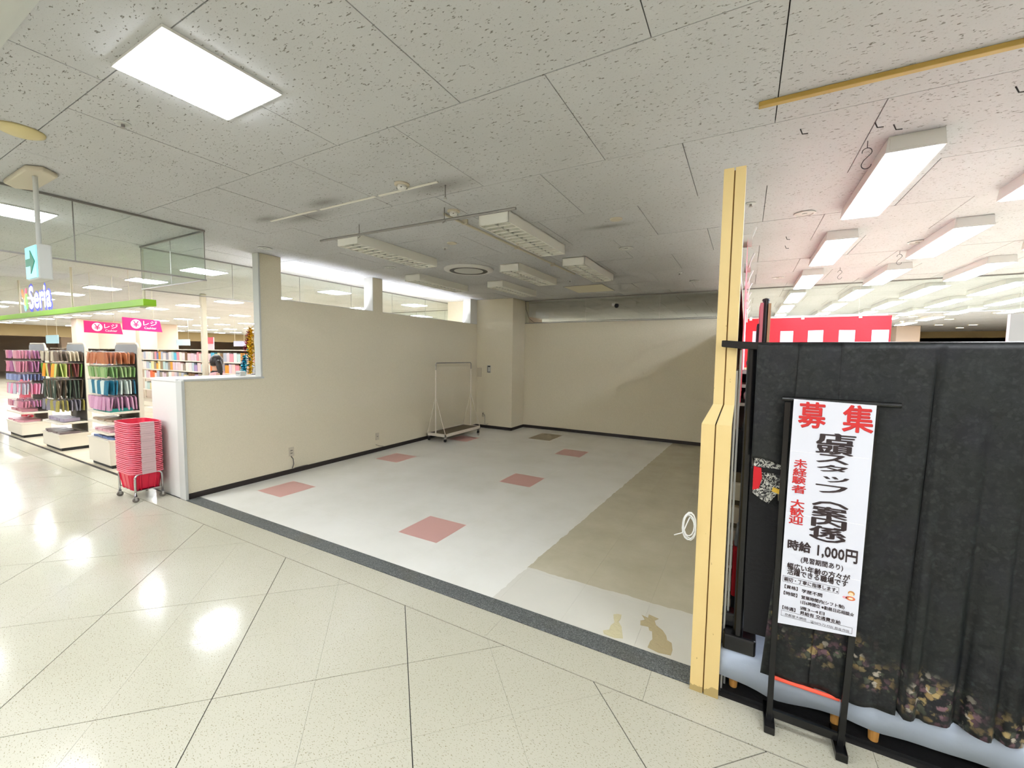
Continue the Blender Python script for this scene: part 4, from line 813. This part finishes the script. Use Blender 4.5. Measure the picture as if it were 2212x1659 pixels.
# patterned obi and red cord tassel hanging behind the sleeve
ob = root('obi_sash', (.12,2.2,1.1), 'black and white scroll patterned sash hanging below the sleeve', 'sash')
MB().prism([(.055,1.21),(.20,1.19),(.20,1.155),(.055,1.17)], 2.19, 2.196, 'y').build('upper_fold', M_BROC, ob); MB().prism([(.055,1.15),(.205,1.14),(.12,1.005),(.09,1.02),(.055,1.045)], 2.19, 2.196, 'y').build('lower_fold', M_BROC, ob)
MB().box(.05,.205,2.188,2.197,1.145,1.168).build('sash_band', M_BLKCL, ob)
MB().prism([(.135,1.085),(.165,1.075),(.16,1.055),(.13,1.065)], 2.187, 2.1895, 'y').build('yellow_mark', mat('yellow_cloth',(220,180,60),.6), ob)
tag(MB().prism([(.055,1.17),(.085,1.165),(.09,1.12),(.08,1.07),(.055,1.06)], 2.184, 2.1875, 'y').build('red_tassel', mat('deep_red',(190,8,24),.7)), 'bright red tied cord beside the patterned sash', 'tassel')
tag(MB().prism([(.03,1.16),(.15,1.1),(.17,.9),(.17,.36),(.05,.36)], 2.22, 2.225, 'y').build('black_drape', M_BLKCL), 'plain black cloth hanging under the patterned sash', 'cloth')
# posted notice on its black stand
yp = 2.115
st = root('notice_stand', (.32,2.08,0), 'slim black easel stand carrying the long white notice', 'stand')
ys = yp+.012
for (tx, ty), (bx_, by_), tn in (((1702,868),(1662,1545),'l'), ((1893,884),(1816,1600),'r')):
    T_, B_ = onY(tx,ty,ys), onY(bx_,by_,ys); hw = .0115
    MB().prism([(B_.x-hw,.0),(B_.x+hw,.0),(T_.x+hw,T_.z),(T_.x-hw,T_.z)], ys, ys+.02, 'y').build('leg', M_BLK, st, bevel=.002)
    MB().box(B_.x-.021,B_.x+.021,2.085,2.25,0,.036).build('foot', M_BLK, st, bevel=.004)
A, B = onY(1690,858,ys), onY(1947,873,ys); MB().tube([(A.x,ys,A.z-.006),(B.x,ys,B.z-.006)], .011, 12).build('top_bar', M_BLK, st)
A, B = onY(1668,1462,2.16), onY(1813,1511,2.16); MB().tube([A,B], .0085, 10).build('orange_rail', mat('orange_tube',(236,86,60),.5), st)
MB().box(.165,.44,ys+.004,ys+.016,.05,.085).build('lower_rail', M_BLK, st)
po = root('notice', (.33,yp,1.0), 'long white recruitment notice with red headline and vertical black text', 'notice')
c = [onY(*q, yp) for q in ((1715,862),(1894,876),(1849,1376),(1680,1345))]
sheetp = MB().prism([(p.x,p.z) for p in c], yp, yp+.002, 'y').build('paper', M_PAPER, po)
for z in (1.27,1.0,.77): 
    MB().box(.185,.445,yp-.0006,yp-.0001,z,z+.0012).build('fold_line', mat('fold_white',(240,242,248),.3), po)
def pt(s, l, t, r, b, m=M_INKK, bold=.02, sh=False):
    A, B = onY(l, t, yp), onY(r, b, yp)
    if sh: text(s, A.x+.0012, B.x+.0012, B.z-.0015, A.z-.0015, yp-.0004, M_INKS, po, bold)
    text(s, A.x, B.x, B.z, A.z, yp-.0011, m, po, bold)
def pl(s, xl, yl, xr, yr, h, m=M_INKK, bold=.05):   # a line by its left and right mid points and height in pixels
    A, B = onY(xl, yl, yp), onY(xr, yr, yp); hz = h*abs(onY(xl, yl+1, yp).z-onY(xl, yl, yp).z)/2; z = (A.z+B.z)/2
    text(s, A.x, B.x, z-hz, z+hz, yp-.0011, m, po, bold)
pt('募',1727,868,1781,926,M_INKR,.04,True); pt('集',1823,875,1884,936,M_INKR,.04,True)
def vcol(chars, m, bold, sh=False):
    for s, l, r, ty, by in chars:
        A, B = onY(l, (ty+by)/2, yp), onY(r, (ty+by)/2, yp); zt, zb = onY((l+r)/2, ty, yp).z, onY((l+r)/2, by, yp).z
        if sh: text(s, A.x+.001, B.x+.001, zb-.001, zt-.001, yp-.0004, M_INKS, po, bold)
        text(s, A.x, B.x, zb, zt, yp-.0011, m, po, bold)
vcol([('店',1765,1847,937,960),('頭',1764,1842,959,982),('ス',1765,1832,983,1001),('タ',1766,1830,1005,1020),('ッ',1779,1833,1031,1043),('フ',1763,1829,1049,1066),('︵',1756,1831,1084,1096),('案',1755,1829,1096,1119),('内',1754,1827,1118,1141),('係',1749,1826,1139,1163),('︶',1749,1824,1160,1171)], M_INKK, .07)
vcol([('未',1715,1743,992,1010),('経',1713,1742,1011,1028),('験',1711,1740,1029,1045),('者',1710,1740,1048,1065),('大',1708,1737,1079,1097),('歓',1706,1736,1097,1114),('迎',1704,1734,1114,1132)], M_INKR, .035, True)
pl('時給',1702,1175,1751,1184,21,bold=.08); pl('1,000円',1766,1189,1852,1205,27,bold=.09)
pl('(見習期間あり)',1730,1209,1821,1228,14); pl('幅広い年齢の方々が',1701,1221,1836,1249,13,bold=.06); pl('活躍できる職場です',1701,1233,1831,1262,13,bold=.06)
pl('親切・丁寧に指導します。',1694,1249,1810,1276,9); pl('【資格】',1695,1266,1723,1272,8); pl('学歴不問',1732,1276,1776,1286,8)
pl('【時間】',1693,1280,1722,1286,8); pl('営業時間内(シフト制)',1731,1291,1824,1311,9); pl('1日6時間位 ※勤務日応相談☆',1729,1302,1845,1326,8)
pl('週3~4日',1728,1314.5,1781,1324,7); pl('【待遇】',1690,1311,1718,1318,8); pl('昇給有 交通費支給',1728,1325.5,1816,1342,8)
pl('京都屋大網店',1695,1327,1742,1338,6,bold=0); pl('☎0475-73-7731 担当:作田',1750,1345,1834,1361,6,bold=0)
def frame_(l, t, r, b, w_=.0009):
    A, B = onY(l[0],l[1],yp), onY(r[0],r[1],yp); zt = (A.z+B.z)/2; hz = b*.0009
    MB().box(A.x,B.x,yp-.0008,yp-.0003,zt-hz,zt-hz+w_).box(A.x,B.x,yp-.0008,yp-.0003,zt+hz-w_,zt+hz).box(A.x,A.x+w_,yp-.0008,yp-.0003,zt-hz,zt+hz).box(B.x-w_,B.x,yp-.0008,yp-.0003,zt-hz,zt+hz).build('text_frame', M_INKK, po)
frame_((1691,1248),0,(1812,1277),15); frame_((1687,1324),0,(1841,1362),14)
A = onY(1839,1282,yp); n = 16
def ell(cx, cz, rx, rz, m, yo): MB().prism([(cx+rx*math.cos(2*math.pi*i/n), cz+rz*math.sin(2*math.pi*i/n)) for i in range(n)], yp-yo, yp-.0002, 'y').build('drawing', m, po)
ell(A.x,A.z,.011,.010,mat('print_brown',(190,130,70),.5),.0006); ell(A.x-.001,A.z-.004,.008,.0075,mat('print_skin',(240,206,170),.5),.0010); ell(A.x-.002,A.z-.022,.016,.009,mat('print_orange',(206,110,70),.5),.0006); ell(A.x-.001,A.z-.022,.008,.004,mat('print_cream',(244,220,190),.5),.001); ell(A.x-.020,A.z-.022,.008,.005,mat('print_pink',(220,150,160),.5),.0006)
# red and white curtains
def stripes(name, pts_fn, L, zt, zb_fn, label, per=.405, y_wave=.012):
    k = MB(); N = max(8, int(L/.0225)); band = .21; zrows = [0,.01,.10,band]+[band+.06*i for i in range(1, 16)]
    prev = None; pm = 0
    for i in range(N+1):
        s = L*i/N; row = []
        for h in zrows:
            t = h/1.1; z = max(zt-h-.02*abs(math.sin(s*math.pi/1.2))*(h > .005)*.5, zb_fn(s)); x, y = pts_fn(s, y_wave*math.sin(s*14)*t); row.append((x,y,z))
        if prev:
            sm = s-L/N/2; white = ((sm+.05) % per) > per/2
            for a in range(len(zrows)-1):
                if abs(prev[a][2]-prev[a+1][2]) < 1e-5 and abs(row[a][2]-row[a+1][2]) < 1e-5: continue
                k.face([prev[a],row[a],row[a+1],prev[a+1]], 1 if (white and a >= 3) else 0)
        prev = row
    o = root(name, (*pts_fn(0,0), zt), label, 'curtain', 'red and white festival curtains'); k.build('striped_cloth', [M_RED, M_SHEETW], o, smooth=False)
    for i in range(int(L/.75)+1):
        s = .12+i*.75; x, y = pts_fn(s, 0); MB().box(x-.02,x+.02,y-.008,y+.004,zt-.03,zt+.03).build('clip', M_WHITE, o)
    return o
stripes('festival_curtain', lambda s, w_: (-.07+s, 8.47+w_), 2.0, 2.35, lambda s: 1.5, 'red and white striped festival curtain hung across the back of the kimono shop')
sc_ = stripes('festival_curtain', lambda s, w_: (-.022+w_*.5+.004, 2.42+s), 5.9, 2.27, lambda s: 1.43, 'red and white striped curtain running back along the partition beside the post')
for i in range(8):
    y = 2.6+.62*i; MB().tube([(-.01,y,2.26),(.0,y-.02,2.30),(.02,y-.03,2.345)], .006, 5).build('tie_tab', M_WHITE, sc_)
# cloths over a rack behind the kimono
cr_ = root('cloth_rack', (.09,2.75,0), 'dark pole rack with pink and purple cloth lengths behind the kimono', 'rack')
q_ = onY(1655,650,2.72); MB().tube([(q_.x,2.72,0),(q_.x,2.72,q_.z)], .015, 12).build('pole', M_DARK, cr_); MB().lathe((q_.x,2.72,q_.z),[(.019,0),(.017,.01),(.001,.016)],14).build('cap', M_DARK, cr_)
for (l_, r_, ty, dy, m_) in ((1636,1640,700,.2,mat('plum_cloth',(44,18,36),.7)),(1643,1650,655,.0,mat('rose_cloth',(214,130,140),.7)),(1660,1666,656,.0,mat('sand_cloth',(186,158,122),.7))):
    A, B = onY(l_,ty,2.72), onY(r_,ty,2.72); MB().prism([(A.x,2.70),(B.x,2.70),(B.x,2.95),(A.x,2.95)], .7, A.z).build('cloth_length', m_, cr_)
# shelf with fabric rolls seen between post and kimono
sh = root('fabric_shelf', (.6,3.3,0), 'white shelf unit holding rolls of fabric behind the kimono stand', 'shelving')
for z in (1.58,1.49,1.37,1.12,.8,.4): MB().box(-.03,1.1,3.1,3.45,z-.02,z).build('shelf', M_SHELF, sh)
for x in (-.045,.5,1.1): MB().box(x,x+.015,3.1,3.45,0,1.58).build('side_panel', M_SHELF, sh)
MB().box(-.045,1.11,3.45,3.47,0,1.58).build('back_panel', mat('dim_back',(96,80,76),.7), sh)
def roll(x, y, z, r, c, label):
    o = root('fabric_roll', (x,y,z), label, 'fabric roll', 'fabric rolls on the shelf'); MB().lathe((x,y,z),[(r*.3,0),(r*.3,-.004),(r*.96,-.004),(r,0),(r,.3),(r*.3,.3)],24,axis='y').build('cloth', mat('roll_%d' % c[0], c, .7), o, smooth=False)
    for q in (.85,.65,.48): MB().lathe((x,y-.0045,z),[(r*q,0),(r*q,-.0015),(r*(q-.05),-.0015),(r*(q-.05),0)],24,axis='y').build('wind_line', M_BEIGE, o)
    MB().lathe((x,y-.006,z),[(r*.28,0),(r*.24,0),(r*.24,.3)],16,axis='y').build('core', M_DARK, o)
roll(.045,3.10,1.418,.046,(206,160,164),'thick dusty pink fabric roll on the shelf, its wound end in view'); roll(.04,3.11,1.508,.016,(222,170,176),'thin pale pink fabric roll on the shelf above')
roll(.15,3.10,1.416,.044,(120,60,70),'wine red fabric roll right of the dusty pink one'); roll(.05,3.11,1.628,.045,(40,44,90),'navy blue fabric roll on top of the shelf unit'); roll(.25,3.11,1.414,.042,(90,140,100),'green fabric roll right of the wine red one')
# stacked cream drawers, dark bag and red stool in the gap
dw = root('drawer_stack', (.12,2.8,0), 'stack of cream trays with dark tabs in the gap beside the post', 'drawer stack'); 
MB().box(-.05,.30,2.62,3.0,0,1.02).build('case', mat('case_brown',(120,106,76),.7), dw)
for i in range(7):
    z = .1+.13*i; t = MB().box(-.048,.298,2.57,2.62,z,z+.09).build('tray_front', mat('cream_tray',(214,204,176),.6), dw, bevel=.004); MB().box(.045,.08,2.555,2.569,z+.015,z+.075).build('tab', M_DARK, t)
bg = root('black_bag', (.12,2.7,1.02), 'black bag with a white panel standing on the cream trays', 'bag'); MB().prism([(-.04,1.02),(.24,1.02),(.21,1.26),(-.03,1.26)], 2.64, 2.74, 'y').build('body', M_BLKCL, bg, bevel=.01); MB().prism([(.02,1.03),(.07,1.03),(.055,1.15),(.03,1.16)], 2.632, 2.639, 'y').build('white_panel', M_WHITE, bg); MB().tube([(.0,2.66,1.25),(.01,2.66,1.31),(.14,2.66,1.31),(.16,2.66,1.25)], .006, 6).build('handle', M_DARK, bg)
rs = root('red_stool', (.02,2.42,.25), 'small stool covered with bright red cloth beside the kimono foot', 'stool'); MB().box(-.012,.09,2.40,2.53,.42,.68).build('seat_cloth', M_RED, rs, bevel=.01)
for x in (.0,.08):
    for y in (2.415,2.515): MB().box(x-.01,x+.01,y-.01,y+.01,.25,.42).build('leg', M_DARK, rs)
tag(MB().prism([(-.01,.68),(.085,.68),(.075,.79),(.0,.79)], 2.42, 2.50, 'y').build('plastic_bag', mat('grey_film',(120,124,128),.25), bevel=.01), 'grey clear plastic bag on the red stool', 'bag')
tag(MB().box(-.034,-.013,2.36,2.39,.60,.70).build('small_box', mat('olive_card',(112,100,70),.6), bevel=.004), 'small olive box fixed at the partition edge', 'box')
# white board cut by the right picture edge
wbp = root('white_board', (1.5,3.3,0), 'white board standing behind the kimono at the picture edge', 'board'); MB().box(1.24,1.87,3.3,3.33,.3,1.92).build('panel', M_WHITE, wbp); MB().box(1.32,1.76,3.29,3.3,1.8,1.835).build('grey_mark', M_GREYW, wbp)
MB().tube([(1.40,3.315,1.92),(1.40,3.315,CH)], .012, 10).build('pole', M_GREYW, wbp); MB().box(1.26,1.85,3.18,3.45,0,.03).build('foot', M_STEEL, wbp); MB().box(1.30,1.33,3.3,3.33,0,.3).box(1.78,1.81,3.3,3.33,0,.3).build('leg', M_STEEL, wbp)
# far warm hall: small downlights
LW = None
for i in range(26):
    x, y = 4+ (i % 7)*1.4+.3*math.sin(i*3), 15.2+ (i//7)*2.1+.4*math.cos(i*2)
    if LW is None:
        LW = root('warm_downlight', (0,0,0)); MB().lathe((0,0,0),[(.13,0),(.13,-.01),(.1,-.012)],16).build('rim', M_BEIGE, LW); MB().lathe((0,0,0),[(.1,-.0125),(.001,-.0125)],16).build('lens', M_WARM, LW); index_kids(LW); o = LW
    else: o = copy_tree(LW)
    o.location = (x,y,CH); tag(o, 'small warm downlight in the far hall, %s in the %s row back' % (ORD[i % 7], ORD[i//7]), 'downlight', 'warm downlights in the far hall')
